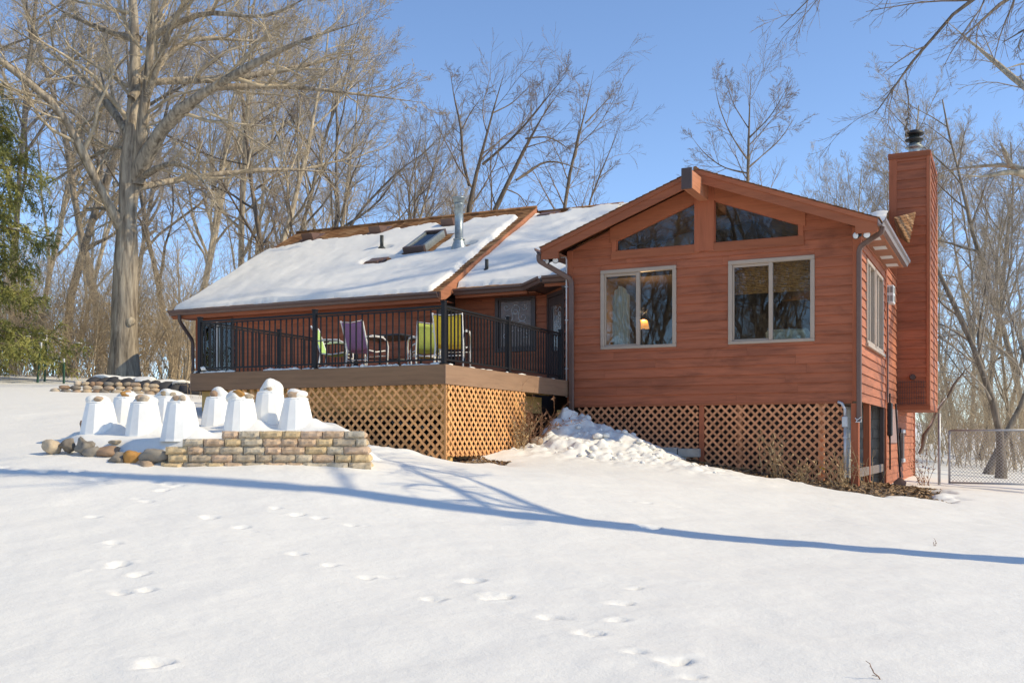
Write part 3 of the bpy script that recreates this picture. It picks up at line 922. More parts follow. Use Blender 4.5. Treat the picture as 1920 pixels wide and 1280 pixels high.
# --- right gutter with its downspout
xe = RX + 2.725 + OHX; ze = RZ - PITCH * (2.725 + OHX)
def gutter(name, a, b, mat, parent, out):
    """K profile gutter from a to b; out = outward horizontal unit vector"""
    a = Vector(a); b = Vector(b); o = Vector(out)
    prof = [(0, 0), (0, -.125), (.075, -.125), (.095, -.07), (.13, -.045), (.135, 0), (.12, 0), (.115, -.035), (.085, -.06), (.07, -.112), (.012, -.112), (.012, 0)]
    P = [a + o * u + Vector((0, 0, v)) for u, v in prof]
    Q = [b + o * u + Vector((0, 0, v)) for u, v in prof]
    n = len(prof); mb = MB()
    Fc = [(i, (i + 1) % n, (i + 1) % n + n, i + n) for i in range(n)]
    Fc += [(0, 1, 10, 11), (1, 2, 9, 10), (2, 3, 8, 9), (3, 4, 7, 8), (4, 5, 6, 7)]
    Fc += [tuple(i + n for i in f) for f in ((0, 1, 10, 11), (1, 2, 9, 10), (2, 3, 8, 9), (3, 4, 7, 8), (4, 5, 6, 7))]
    mb.add(P + Q, Fc)
    return mb.build(name, mat, parent)
def downspout(name, pts, mat, parent, w=.085, d=.06, up=(0, 1, 0)):
    """rectangular pipe with rounded elbows"""
    P = [Vector(p) for p in pts]; path = [P[0]]
    for i in range(1, len(P) - 1):
        a, b, c = P[i - 1], P[i], P[i + 1]
        r = min(.10, (b - a).length * .45, (c - b).length * .45)
        s = b + (a - b).normalized() * r; e = b + (c - b).normalized() * r
        for k in range(5):
            t = k / 4; path.append(s * (1 - t) ** 2 + b * 2 * t * (1 - t) + e * t * t)
    path.append(P[-1])
    up = Vector(up); V = []; Fc = []
    for i, p in enumerate(path):
        t = (path[min(i + 1, len(path) - 1)] - path[max(i - 1, 0)]).normalized()
        sd = t.cross(up).normalized(); u = sd.cross(t)
        c = .012
        for x, yv in ((-w / 2 + c, -d / 2), (w / 2 - c, -d / 2), (w / 2, -d / 2 + c), (w / 2, d / 2 - c), (w / 2 - c, d / 2), (-w / 2 + c, d / 2), (-w / 2, d / 2 - c), (-w / 2, -d / 2 + c)):
            V.append(p + sd * x + u * yv)
    for i in range(len(path) - 1):
        for k in range(8):
            Fc.append((i * 8 + k, i * 8 + (k + 1) % 8, i * 8 + 8 + (k + 1) % 8, i * 8 + 8 + k))
    Fc += [tuple(range(8))[::-1], tuple(len(V) - 8 + k for k in range(8))]
    mb = MB(); mb.add(V, Fc)
    return mb.build(name, mat, parent)
gutter('gutter', (xe, GY - OHY - .02, ze - .03), (xe, 23.02, ze - .03), 'brown_metal_light', house, (1, 0, 0))
dr = downspout('downspout', [(xe + .06, GY - .36, ze - .15), (xe + .05, GY - .36, ze - .24), (GX1 + .02, GY - .10, ze - .42), (GX1 + .02, GY - .10, 1.92)], 'brown_metal', house)
tp = MB()
tp.bar((GX1 - .04, GY - .135, 1.995), (GX1 + .0, GY - .135, 1.955), .012, .018, (0, 1, 0)); tp.bar((GX1 - .01, GY - .135, 1.955), (GX1 + .06, GY - .135, 2.01), .012, .02, (0, 1, 0))
tp.bar((GX1 - .035, GY - .135, 1.925), (GX1 + .06, GY - .135, 1.925), .012, .022, (0, 1, 0)); tp.bar((GX1 + .055, GY - .135, 1.925), (GX1 + .06, GY - .135, 1.97), .012, .014, (0, 1, 0))
tp.bar((GX1 - .02, GY - .135, 1.925), (GX1 - .01, GY - .135, 1.96), .012, .02, (0, 1, 0))
tp.build('end_tape', 'tape_white', dr)
xl = RX - 2.725 - OHX
gutter('gutter', (xl, GY - OHY - .02, ze - .03), (xl, 19.4, ze - .03), 'brown_metal', house, (-1, 0, 0))
downspout('downspout', [(xl - .065, GY - .45, ze - .15), (xl - .065, GY - .45, ze - .27), (GX0 + .10, GY - .10, ze - .62), (GX0 + .10, GY - .10, 2.02)], 'brown_metal', house, w=.10)
# conduit to the flood lamp on the left corner
cd = MB(); cx_ = GX0 - .005
cd.tube([(GX0 - .12, GY - .10, ze - .17), (cx_ - .02, GY - .10, ze - .17), (cx_, GY - .10, ze - .22), (cx_, GY - .10, 2.45)], .016, 8)
for z in (4.6, 3.95, 3.0): cd.bbox(cx_ - .03, cx_ + .03, GY - .12, GY - .07, z, z + .02)
cd.build('conduit', 'conduit', house)
def flood(x, y, z, dx):
    f_ = empty('flood_light', (0, 0, 0)); f_.parent = house
    MB().bbox(x - .05, x + .05, y - .05, y + .05, z, z + .04).build('base_plate', 'black_metal', f_)
    for s, ln in ((-1, 1.0), (1, .8)):
        c = Vector((x + s * .05, y - .02, z - .05)); d = Vector((dx * .5 + s * .35, -1, -.25)).normalized()
        MB().tube([c, c + d * .06, c + d * .10, c + d * .135], [.03, .035, .058, .062], 14).build('lamp_head', 'black_metal', f_)
        MB().tube([c + d * .134, c + d * .142, c + d * .15], [.056, .05, .02], 14).build('lamp_lens', 'white_plastic', f_)
flood(GX0 - .18, GY - .28, ze - .20, -.2)
flood(GX1 + .12, GY - .30, ze - .20, -.4)

# --- chimney chase
ch = wall_part('chimney')
CX0, CX1, CY0, CY1, CZ0, CZ1 = -2.56, -1.70, 25.33, 27.75, 2.35, 8.16
MB().box(CX0 + .01, CX1 - .01, CY0 + .01, CY1 - .01, CZ0 + .02, CZ1 - .02).build('chase_core', 'interior_dark', ch)
lap_boards(ch, (CX0, CY0 + .008, 0), (1, 0, 0), (0, -1, 0), .17, CX1 - CX0 - .06, CZ0 + .05, CZ1 - .10, [], 'siding_x', expo=.215, joints=False)
lap_boards(ch, (CX1 - .008, CY0, 0), (0, 1, 0), (1, 0, 0), .10, CY1 - CY0 - .10, CZ0 + .05, CZ1 - .12, [], 'siding_y', expo=.19, joints=False)
for a in ((CX0, CX0 + .17, CY0 - .03, CY0 + .006, CZ0, CZ1 - .1), (CX1 - .06, CX1 + .004, CY0 - .032, CY0 + .006, CZ0, CZ1 - .1)):
    MB().bbox(*a).build('corner_board', 'trim_wood', ch)
for a in ((CX1 - .006, CX1 + .026, CY0 - .03, CY0 + .1, CZ0, CZ1 - .12), (CX1 - .006, CX1 + .03, CY1 - .1, CY1 + .02, CZ0, CZ1 - .12)):
    MB().bbox(*a).build('corner_board', 'fascia_wood_y', ch)
MB().bbox(CX0 - .02, CX1 + .035, CY0 - .05, CY1 + .03, CZ1 - .11, CZ1 + .02).build('chase_cap', 'fascia_wood', ch)
MB().bbox(CX0 + .1, CX1 + .03, CY0 - .05, CY1 + .02, CZ0 - .05, CZ0 + .06).build('base_trim', 'fascia_wood', ch)
for i in range(12):
    x = CX0 + .19 + i * .05
    MB().box(x, x + .008, CY0 - .045, CY0 - .036, CZ0 + .08, CZ0 + .62).build('grille_bar', 'dark_frame', ch)
for i in range(5):
    z = CZ0 + .1 + i * .12
    MB().box(CX0 + .18, CX1 - .07, CY0 - .053, CY0 - .046, z, z + .008).build('grille_bar', 'dark_frame', ch)
MB().tube([(-2.05, CY0 - .04, 3.05), (-2.05, CY0 - .10, 3.05)], [.07, .055], 10).build('vent_cap', 'dark_frame', ch)
fl = (-2.06, CY0 + .55, CZ1 + .02)
KF = .75
MB().lathe([(a_ * KF, b_) for a_, b_ in [(.20, 0), (.17, .03), (.165, .16), (.17, .22), (.27, .235), (.25, .255), (.17, .30), (.165, .33)]], fl, 20).build('flue_pipe', 'galvanised', ch)
MB().lathe([(a_ * KF, b_) for a_, b_ in [(.15, .33), (.15, .38), (.27, .40), (.27, .425), (.17, .46), (.15, .47), (.15, .53)]], fl, 20).build('flue_collar', 'black_pipe', ch)
MB().lathe([(a_ * KF, b_) for a_, b_ in [(.14, .52), (.28, .53), (.285, .56), (.25, .60), (.10, .64), (.02, .65)]], fl, 20).build('flue_cap', 'cast_black', ch)
# little shingled saddle between gutter line and chase
A = Vector((-2.02, 21.3, 5.45)); B = Vector((-1.98, 23.25, 5.20)); Cc = Vector((-2.05, 25.25, 6.55)); D = Vector((-2.45, 23.3, 6.3))
A = Vector((-2.1, 21.66, 5.98)); B = Vector((-1.86, 21.95, 5.50)); Cc = Vector((-1.99, 25.25, 6.79))
nrm = (B - A).cross(Cc - A).normalized()
mb = MB()
n = 9
for i in range(n):
    t0, t1 = i / n, (i + 1.15) / n
    t1 = min(t1, 1)
    # courses run from the lower left edge A-B up to Cc
    p0, p1 = B.lerp(A, t0), B.lerp(Cc, t0); q0, q1 = B.lerp(A, t1), B.lerp(Cc, t1)
    up = nrm * (.03 if nrm.y < 0 else -.03)
    mb.add([p0, p1, q1, q0, p0 + up, p1 + up, q1 + up * .2, q0 + up * .2], [(3, 2, 1, 0), (4, 5, 6, 7), (0, 1, 5, 4), (1, 2, 6, 5), (2, 3, 7, 6), (3, 0, 4, 7)])
mb.add([A, B, Cc, (-2.4, 25.3, 6.3)], [(0, 1, 2), (0, 3, 1), (1, 3, 2), (0, 2, 3)])
mb.build('saddle_shingles', 'shingle', ch)

# --- main wing: walls, roofs
mw = wall_part('main_wall')
MX0, MX1 = -17.9, -11.05
cm = MB()
cm.box(MX0 + .01, MX1 - .01, W1 + .01, 28.2, .6, 4.98)
cm.prism([(MX0 + .02, W1 + .3, 4.9), (MX0 + .02, 28.0, 4.9), (MX0 + .02, RIDGE_Y, 7.2)], (MX1 - MX0 - .04, 0, 0))
cm.box(MX1 - .02, GX0 + .2, W2 + .01, 28.2, .6, 5.0)
cm.prism([(MX1 - .02, W2 + .2, 4.95), (MX1 - .02, 28.0, 4.95), (MX1 - .02, RIDGE_Y, 7.1)], (6.0, 0, 0))
cm.build('wing_frame', 'interior_dark', house)
DOOR = (-17.78, -16.72, 2.45, 4.62)
lap_boards(mw, (MX0, W1, 0), (1, 0, 0), (0, -1, 0), .13, MX1 - MX0 - .1, 2.1, 4.92, [(DOOR[0] - MX0, DOOR[1] - MX0, DOOR[2], DOOR[3])], 'siding_x')
MB().bbox(MX0 - .02, MX0 + .13, W1 - .036, W1 + .02, 2.3, 4.9).build('corner_board', 'trim_wood', mw)
MB().bbox(MX1 - .1, MX1 + .02, W1 - .036, W1 + .02, 2.1, 4.9).build('corner_board', 'dark_frame', mw)
dw = empty('patio_door', (0, 0, 0)); dw.parent = house
for q in ((DOOR[0], DOOR[1], DOOR[3] - .09, DOOR[3]), (DOOR[0], DOOR[0] + .09, DOOR[2], DOOR[3] - .09), (DOOR[1] - .09, DOOR[1], DOOR[2], DOOR[3] - .09)):
    MB().bbox(q[0], q[1], W1 - .05, W1 + .008, q[2], q[3]).build('frame', 'dark_frame', dw)
MB().box(DOOR[0] + .09, DOOR[1] - .09, W1 - .03, W1 - .018, DOOR[2] + .1, DOOR[3] - .09).build('pane', 'glass', dw)
MB().bbox(-17.27, -17.20, W1 - .045, W1 - .005, DOOR[2], DOOR[3] - .09).build('stile', 'white_plastic', dw)
MB().bbox(DOOR[0] - .03, DOOR[1] + .05, W1 - .09, W1 - .052, DOOR[3] - .02, DOOR[3] + .12).build('head_trim', 'dark_frame', dw)
# inner wall behind the second eave, with the leaded window, then the angled door wall
w2 = wall_part('recess_wall')
ANG = Vector((1, -1, 0)).normalized()
LW = (-10.06, -9.10, 3.50, 4.70)
lap_boards(w2, (MX1, W2, 0), (1, 0, 0), (0, -1, 0), 0, -8.86 - MX1, 2.6, 5.0, [(LW[0] - MX1, LW[1] - MX1, LW[2], LW[3])], 'siding_x')
lw = empty('leaded_window', (0, 0, 0)); lw.parent = house
for q in ((LW[0], LW[1], LW[2], LW[2] + .08), (LW[0], LW[1], LW[3] - .08, LW[3]), (LW[0], LW[0] + .08, LW[2] + .08, LW[3] - .08), (LW[1] - .08, LW[1], LW[2] + .08, LW[3] - .08)):
    MB().bbox(q[0], q[1], W2 - .06, W2 + .01, q[2], q[3]).build('frame', 'dark_frame', lw)
for q in ((LW[0] + .08, LW[1] - .08, LW[2] + .08, LW[2] + .12), (LW[0] + .08, LW[1] - .08, LW[3] - .12, LW[3] - .08), (LW[0] + .08, LW[0] + .12, LW[2] + .12, LW[3] - .12), (LW[1] - .12, LW[1] - .08, LW[2] + .12, LW[3] - .12)):
    MB().bbox(q[0], q[1], W2 - .035, W2 + .005, q[2], q[3]).build('sash', 'dark_frame', lw)
MB().box(LW[0] + .12, LW[1] - .12, W2 - .014, W2 - .006, LW[2] + .12, LW[3] - .12).build('pane', 'amber_glass', lw)
cxw, czw = (LW[0] + LW[1]) / 2, 4.28
def curl(c, r0, a0, turns, sgn):
    return [(c[0] + (r0 * (1 - t / 30)) * math.cos(a0 + sgn * t / 30 * turns * 6.283), W2 - .016, c[1] + (r0 * (1 - t / 30)) * math.sin(a0 + sgn * t / 30 * turns * 6.283)) for t in range(28)]
for s in (-1, 1):
    for (ox, oz, r, a0, tn) in ((0.0, .10, .13, 1.2, 1.2), (.17, -.04, .12, 2.2, 1.4), (.12, -.26, .15, .6, 1.3), (.22, .18, .08, 3.4, 1.2), (.24, -.42, .09, 2.6, 1.2)):
        MB().tube(curl((cxw + s * ox, czw + oz), r, a0 if s > 0 else math.pi - a0, tn, s), .007, 4).build('came', 'conduit', lw)
# angled wall with a door
aw = wall_part('angled_wall')
AO = Vector((-8.86, W2, 0)); AL = 1.40
AN = Vector((-1, -1, 0)).normalized()
lap_boards(aw, AO, ANG, AN, 0.0, AL, 2.6, 5.0, [(.12, 1.05, 2.6, 4.62)], 'siding_x', joints=False)
pr = MB(); pr.prism([AO + ANG * .0 - AN * .01 + Vector((0, 0, .6)), AO + ANG * AL - AN * .01 + Vector((0, 0, .6)), AO + ANG * AL - AN * .2 + Vector((0, 0, .6)), AO - AN * .2 + Vector((0, 0, .6))], (0, 0, 4.4))
pr.build('wall_frame', 'interior_dark', aw)
ad = empty('entry_door', (0, 0, 0)); ad.parent = house
def abox(name, u0, u1, z0, z1, d0, d1, mat):
    P = [AO + ANG * u + AN * d for u, d in ((u0, d0), (u1, d0), (u1, d1), (u0, d1))]
    MB().prism([(p.x, p.y, z0) for p in P], (0, 0, z1 - z0)).build(name, mat, ad)
abox('frame', .10, .17, 2.75, 4.66, -.01, .04, 'dark_frame'); abox('frame', 1.0, 1.07, 2.75, 4.66, -.01, .04, 'dark_frame'); abox('frame', .17, 1.0, 4.58, 4.66, -.01, .04, 'dark_frame')
abox('door_leaf', .175, .995, 2.80, 3.45, .0, .025, 'dark_frame'); abox('door_leaf', .175, .30, 3.45, 4.57, .0, .025, 'dark_frame'); abox('door_leaf', .87, .995, 3.45, 4.57, .0, .025, 'dark_frame')
abox('door_leaf', .30, .87, 4.40, 4.57, .0, .025, 'dark_frame')
abox('door_pane', .30, .87, 3.45, 4.40, .005, .012, 'glass')
abox('inner_blind', .30, .87, 3.45, 4.1, -.008, -.002, 'drape')

# roofs of the main wing
mr = wall_part('main_roof')
mcs = 1 / math.hypot(1, MP); msn = MP * mcs
def main_roof(x0, x1, ey, ez, ry, name):
    run = (ry - ey) / mcs; rz = ez + MP * (ry - ey)
    for sg in (1, -1):
        e = Vector((x0, ry - sg * (ry - ey), ez))
        P = [e + Vector((0, 0, -.02)), Vector((x0, ry, rz - .02)), Vector((x0, ry, rz - .12)), e + Vector((0, 0, -.12))]
        MB().prism(P, (x1 - x0, 0, 0)).build('roof_deck', 'fascia_wood', mr)
        mb = MB()
        slope_courses(mb, e + Vector((-.03, -sg * .03, -.02 - .03 * MP)), (0, sg * mcs, msn), (1, 0, 0), (0, -sg * msn, mcs), run + .03, x1 - x0 + .06)
        tag(mb.build('shingles', 'shingle', mr), kind='stuff')
    MB().tube([(x0 - .03, ry, rz), (x1 + .03, ry, rz)], .05, 6).build('ridge_cap', 'shingle', mr)
    return rz
RZ1 = main_roof(M0, M1, E1Y, E1Z, RIDGE_Y, 'left')
RZ2 = main_roof(M1 - .3, -8.6, E2Y, E2Z, RIDGE_Y + .25, 'right')
# extension of the second roof over the angled corner
def r2z(y): return E2Z + MP * (y - E2Y)
xb = -8.86 - .25
mb = MB()
P = [(-8.6, E2Y, E2Z), (-8.6, 24.0, r2z(24.0)), (-5.6, 24.0, r2z(24.0)), (-7.0, 19.2, E2Z + .06), (-8.0, 19.05, E2Z + .04)]
mb.prism([(x, yv, z - .02) for x, yv, z in P], (0, 0, -.1))
mb.build('corner_roof', 'shingle', mr)
# right rake of the left wing: trim board facing the second roof
rz1 = E1Z + MP * (RIDGE_Y - E1Y)
P = [(M1, E1Y - .02, E1Z - .02), (M1, RIDGE_Y, rz1 - .01), (M1, RIDGE_Y, rz1 - .27), (M1, E1Y + .20, E1Z + MP * .20 - .27), (M1, E1Y - .02, E1Z - .20)]
MB().prism(P, (.035, 0, 0)).build('rake_board', 'fascia_wood_y', mr)
P = [(M0, E1Y - .02, E1Z - .02), (M0, RIDGE_Y, rz1 - .01), (M0, RIDGE_Y, rz1 - .22), (M0, E1Y - .02, E1Z - .20)]
MB().prism(P[::-1], (-.035, 0, 0)).build('rake_board', 'fascia_wood_y', mr)
MB().box(M0 + .01, M1 - .01, E1Y + .01, W1 + .1, E1Z - .20, E1Z - .18).build('soffit', 'fascia_wood', mr)
MB().bbox(M0 + .01, M1 - .002, E1Y - .022, E1Y + .012, E1Z - .24, E1Z - .05).build('eave_board', 'fascia_wood', mr)
MB().bbox(M0 + .3, M1 - .15, W1 - .05, W1 - .012, E1Z - .30, E1Z - .10).build('frieze_board', 'fascia_wood', mr)
gutter('gutter', (M0 - .02, E1Y - .024, E1Z - .035), (M1 + .0, E1Y - .024, E1Z - .035), 'brown_metal', house, (0, -1, 0))
MB().box(M1 + .04, -8.9, E2Y + .01, W2 + .05, E2Z - .20, E2Z - .18).build('soffit', 'fascia_wood', mr)
MB().bbox(M1 + .04, -9.08, E2Y - .022, E2Y + .012, E2Z - .22, E2Z - .05).build('eave_board', 'fascia_wood', mr)
gutter('gutter', (M1 + .05, E2Y - .024, E2Z - .035), (-9.10, E2Y - .024, E2Z - .035), 'brown_metal', house, (0, -1, 0))
gutter('gutter', (-9.10, E2Y - .024, E2Z - .035), (-8.42, 18.95, E2Z + .0), 'brown_metal', house, (-.707, -.707, 0))
MB().prism([(-9.10, E2Y - .02, E2Z - .17), (-8.42, 18.95, E2Z - .14), (-7.87, 18.98, E2Z - .14), (-7.87, 20.1, E2Z - .16), (-9.1, 20.1, E2Z - .18)], (0, 0, .03)).build('soffit', 'dark_frame', mr)
gutter('gutter', (-8.42, 18.96, E2Z + .0), (-7.9, 18.96, E2Z + .0), 'brown_metal', house, (0, -1, 0))
MB().box(-8.42, -7.9, 18.99, 19.03, E2Z - .2, E2Z - .02).build('eave_board', 'fascia_wood', mr)
downspout('downspout', [(M0 + .30, E1Y - .09, E1Z - .15), (M0 + .30, E1Y - .09, E1Z - .30), (MX0 - .06, W1 - .08, E1Z - .72), (MX0 - .06, W1 - .08, 2.95)], 'dark_frame', house)
downspout('downspout', [(-8.02, 19.02, E2Z - .12), (-8.02, 19.02, E2Z - .25), (-7.95, 19.3, E2Z - .40), (-7.95, 19.3, 3.0)], 'dark_frame', house)

# roof furniture
def roof1(x, y): return E1Z + MP * (y - E1Y)
def box_vent(x, y, z, w=.36, d=.34, h=.21):
    v = empty('roof_vent', (0, 0, 0)); v.parent = mr
    b = Vector((x, y, z)); up = Vector((0, mcs, msn)); nr = Vector((0, -msn, mcs))
    P = []
    for (u, vv, hh) in ((-w / 2, -d / 2, 0), (w / 2, -d / 2, 0), (w / 2, d / 2, 0), (-w / 2, d / 2, 0), (-w / 2 * .95, -d / 2, h), (w / 2 * .95, -d / 2, h), (w / 2 * .95, d / 2, h * .45), (-w / 2 * .95, d / 2, h * .45)):
        P.append(b + Vector((u, 0, 0)) + up * vv + nr * hh)
    mb = MB(); mb.add(P, [(3, 2, 1, 0), (4, 5, 6, 7), (0, 1, 5, 4), (1, 2, 6, 5), (2, 3, 7, 6), (3, 0, 4, 7)])
    o = mb.build('vent_hood', 'brown_metal', v)
    P = [b + Vector((u, 0, 0)) + up * vv + nr * .03 for u, vv in ((-w * .72, -d * .6), (w * .72, -d * .6), (w * .72, d * .95), (-w * .72, d * .95))]
    MB().prism(P, nr * -.03).build('flashing', 'brown_metal', v)
for x in (-17.25, -15.08, -12.91): box_vent(x, 23.22, roof1(x, 23.22))
box_vent(-13.71, 20.95, roof1(0, 20.95), .34, .30, .10)
box_vent(-10.45, RIDGE_Y - .15, r2z(RIDGE_Y - .15), .36, .36, .13)
def pipe(x, y, z, h, r, mat):
    MB().lathe([(r * 2.6, -.06), (r * 2.2, .05), (r * 1.25, .10)], (x, y, z), 12).build('pipe_boot', 'black_pipe', mr)
    MB().lathe([(r, 0), (r, h), (r * .8, h)], (x, y, z), 12).build('vent_pipe', mat, mr)
pipe(-14.05, 21.77, roof1(0, 21.77), .37, .045, 'black_pipe')
pipe(-10.40, 20.33, r2z(20.33), .30, .04, 'black_pipe')
fx, fy = -11.66, 21.37; fz = roof1(0, fy)
MB().lathe([(.21, -.16), (.20, -.02), (.12, .20), (.115, .23)], (fx, fy, fz), 20).build('flue_boot', 'galvanised', mr)
MB().lathe([(.135, .205), (.135, .235), (.10, .24), (.10, 1.02), (.112, 1.03), (.112, 1.06), (.10, 1.06)], (fx, fy, fz), 20).build('flue_stack', 'galvanised', mr)
MB().lathe([(.09, 1.05), (.13, 1.10), (.13, 1.17), (.155, 1.175), (.155, 1.20), (.05, 1.22)], (fx, fy, fz), 20).build('flue_cap', 'galvanised', mr)
# skylight
sk = empty('skylight', (0, 0, 0)); sk.parent = mr
sx0, sx1, sy0, sy1 = -13.13, -12.56, 21.32, 22.42
up = Vector((0, mcs, msn)); nr = Vector((0, -msn, mcs))
def rpt(x, y, h): return Vector((x, y, roof1(x, y))) + nr * h
for name, a, b, c, d, hh in (('curb', sx0, sx1, sy0, sy0 + .09, .17), ('curb', sx0, sx1, sy1 - .09, sy1, .17), ('curb', sx0, sx0 + .07, sy0 + .09, sy1 - .09, .165), ('curb', sx1 - .07, sx1, sy0 + .09, sy1 - .09, .165)):
    MB().prism([rpt(a, c, 0), rpt(b, c, 0), rpt(b, d, 0), rpt(a, d, 0)], nr * hh).build(name, 'dark_frame' if a == sx0 and b == sx1 else 'galvanised', sk)
MB().prism([rpt(sx0 + .07, sy0 + .09, .12), rpt(sx1 - .07, sy0 + .09, .12), rpt(sx1 - .07, sy1 - .09, .12), rpt(sx0 + .07, sy1 - .09, .12)], nr * .01).build('pane', 'glass', sk)
MB().prism([rpt(sx0 + .07, sy0 + .09, .03), rpt(sx1 - .07, sy0 + .09, .03), rpt(sx1 - .07, sy1 - .09, .03), rpt(sx0 + .07, sy1 - .09, .03)], nr * .01).build('shaft', 'interior_dark', sk)

# --- underside of the sunroom: posts, inset block wall, sill board
un = wall_part('understructure')
for (x, y_, w) in ((GX1 - .055, GY - .01, .13), (GX1 - .05, 20.45, .12), (-5.19, GY + .03, .10)):
    MB().bbox(x - w / 2, x + w / 2, y_ - w / 2, y_ + w / 2, soil_z(x, y_) - .3, WZ + (.01 if y_ > GY else -.052)).build('post', 'trim_wood', un)
MB().bbox(GX1 - .09, GX1 + .0, 22.86, 22.98, .4, WZ).build('post', 'dark_frame', un)
cb = MB().box(-3.2, -3.05, 19.5, 23.0, .2, WZ).build('block_wall', 'concrete', un)
for r_ in range(9):
    for c_ in range(9):
        ya = 19.5 + c_ * .41 - (.2 if r_ % 2 else 0)
        a, b = max(19.5, ya), min(23.0, ya + .40)
        if b - a > .06: MB().bbox(-3.051, -3.03, a, b, .42 + r_ * .205, .42 + r_ * .205 + .195, .008).build('block', 'concrete', cb)
rtw = MB().box(GX1 - 3, GX1 - .05, 22.98, 23.1, .2, WZ).build('return_wall', 'concrete', un)
for r_ in range(9):
    for c_ in range(4):
        xa = -3.05 + c_ * .41 - (.2 if r_ % 2 else 0)
        a, b = max(-3.04, xa), min(GX1 - .06, xa + .40)
        if b - a > .05: MB().bbox(a, b, 22.955, 22.981, .42 + r_ * .205, .42 + r_ * .205 + .195, .008).build('block', 'concrete', rtw)
MB().box(GX0 + .2, -2.72, 19.35, 19.42, .3, WZ).build('shade_backing', 'interior_dark', un)  # added dark sheet, stands in for the shade behind the lattice
MB().bbox(GX1 - .04, GX1 + .0, 19.05, 22.75, .96, 1.12).build('sill_board', 'grey_board', un)
MB().bbox(GX1 + .03, GX1 + .05, 23.6, 25.2, 1.55, 2.3).build('cover_panel', 'panel_mauve', un)
# service conduit at the right of the lattice
sc_ = MB(); sx_ = -2.63
sc_.tube([(sx_ - .12, GY - .07, WZ - .02), (sx_ - .05, GY - .07, WZ - .05), (sx_, GY - .07, WZ - .15), (sx_, GY - .07, WZ - .30)], .026, 8)
sc_.bbox(sx_ - .045, sx_ + .045, GY - .12, GY - .03, WZ - .46, WZ - .28)
sc_.tube([(sx_, GY - .07, WZ - .46), (sx_, GY - .07, 1.05)], .024, 8)
sc_.bbox(sx_ - .03, sx_ + .035, GY - .10, GY - .04, WZ - .66, WZ - .63)
sc_.build('service_conduit', 'conduit', house)
# lattice skirts under the sunroom
def lattice(parent, org, ud, u0, u1, z0, z1, nd, mat, sp=.110, w=.040, th=.008):
    org = Vector(org); ud = Vector(ud); nd = Vector(nd)
    H = z1 - z0; L = u1 - u0
    step = sp * math.sqrt(2)
    for layer, sg in ((0, 1), (1, -1)):
        c = -H - step if sg > 0 else 0.03
        c += .02
        while c < (L if sg > 0 else L + H):
            # line u = c + sg*t, z = t
            pts = []
            lo, hi = 0.0, H
            if sg > 0:
                lo = max(lo, -c); hi = min(hi, L - c)
            else:
                lo = max(lo, c - L); hi = min(hi, c)
            if hi - lo > .05:
                a = org + ud * (u0 + c + sg * lo) + Vector((0, 0, z0 + lo)) + nd * (th * (layer + .5) * 1.02)
                b = org + ud * (u0 + c + sg * hi) + Vector((0, 0, z0 + hi)) + nd * (th * (layer + .5) * 1.02)
                a += ud * random.uniform(-.004, .004); b += ud * random.uniform(-.004, .004)
                MB().bar(a, b, w, th, up=nd).build('slat', mat, parent)
            c += step
lp = wall_part('lattice_panel')
lattice(lp, (0, GY - .02, 0), (1, 0, 0), -7.64, -5.25, 1.25, WZ - .05, (0, -1, 0), 'lattice_red')
lp = wall_part('lattice_panel')
lattice(lp, (0, GY - .02, 0), (1, 0, 0), -5.13, -2.66, .78, WZ - .05, (0, -1, 0), 'lattice_red')
for x in (-4.5, -3.05): MB().bbox(x - .05, x + .05, GY + .04, GY + .12, .7, WZ).build('brace', 'lattice_red', un)

# --- snow on the roofs
def roof_snow(name, label, x0, x1, ey, ez, y1, mask, thick, step=.045):
    xs = np.arange(x0, x1 + step, step); ys = np.arange(ey, y1, step)
    Xs, Ys = np.meshgrid(xs, ys)
    m = mask(Xs, Ys)
    t = thick * m * (1 + .8 * fbm(Xs, Ys, 1.1, 3, 12)) + .012 * m * fbm(Xs, Ys, .22, 3, 15) - .03 * (1 - m)
    Zs = ez + MP * (Ys - ey) + t / mcs
    keep = m > .02
    ii = np.arange(Xs.size).reshape(Xs.shape)
    q = np.stack([ii[:-1, :-1], ii[:-1, 1:], ii[1:, 1:], ii[1:, :-1]], -1).reshape(-1, 4)
    kq = (keep[:-1, :-1] | keep[:-1, 1:] | keep[1:, 1:] | keep[1:, :-1]).ravel()
    o = mesh_obj(name, np_mesh(name, np.stack([Xs, Ys, Zs], -1).reshape(-1, 3), q[kq], True), 'roof_snow')
    tag(o, label, 'snow', kind='stuff')
    return o
def mask1(x, y):
    n = fbm(x, y, .5, 4, 60) + .5 * fbm(x, y, .13, 3, 61)
    top = RIDGE_Y - .95 + .28 * n + .55 * sstep(-17.5, -12.0, x) - .25 * (1 - sstep(-18.0, -17.0, x))
    m = sstep(0, .12, top - y)
    m *= sstep(0, .10, (M1 - .16 + .05 * n) - x) * sstep(0, .08, x - (M0 - .01)) * sstep(0, .05, y - (E1Y - .02 + .05 * np.abs(n)))
    # bare patches round the skylight, flue, vents
    def hole(cx, cy, rx, ry): return sstep(.85, 1.25, np.hypot((x - cx) / rx, (y - cy) / ry) + .25 * n)
    m *= hole(-13.66, 21.0, .40, .26)
    sx = sstep(.0, .08, np.maximum.reduce([(-13.22 - .05 * n) - x, x - (-12.50 + .16 + .14 * n), (21.30 + .1 * n) - y, y - 22.50]))
    m *= sx
    m *= hole(-11.56, 21.46, .26, .17) * hole(-13.95, 21.80, .17, .1)
    for vx in (-17.25, -15.08, -12.91):
        m *= hole(vx + .1, 23.32, .42, .35)
    return m
roof_snow('roof_snow', 'smooth snow blanket on the wide left roof around the skylight and flue', M0, M1, E1Y - .04, E1Z - .04 * MP, RIDGE_Y, mask1, .07)
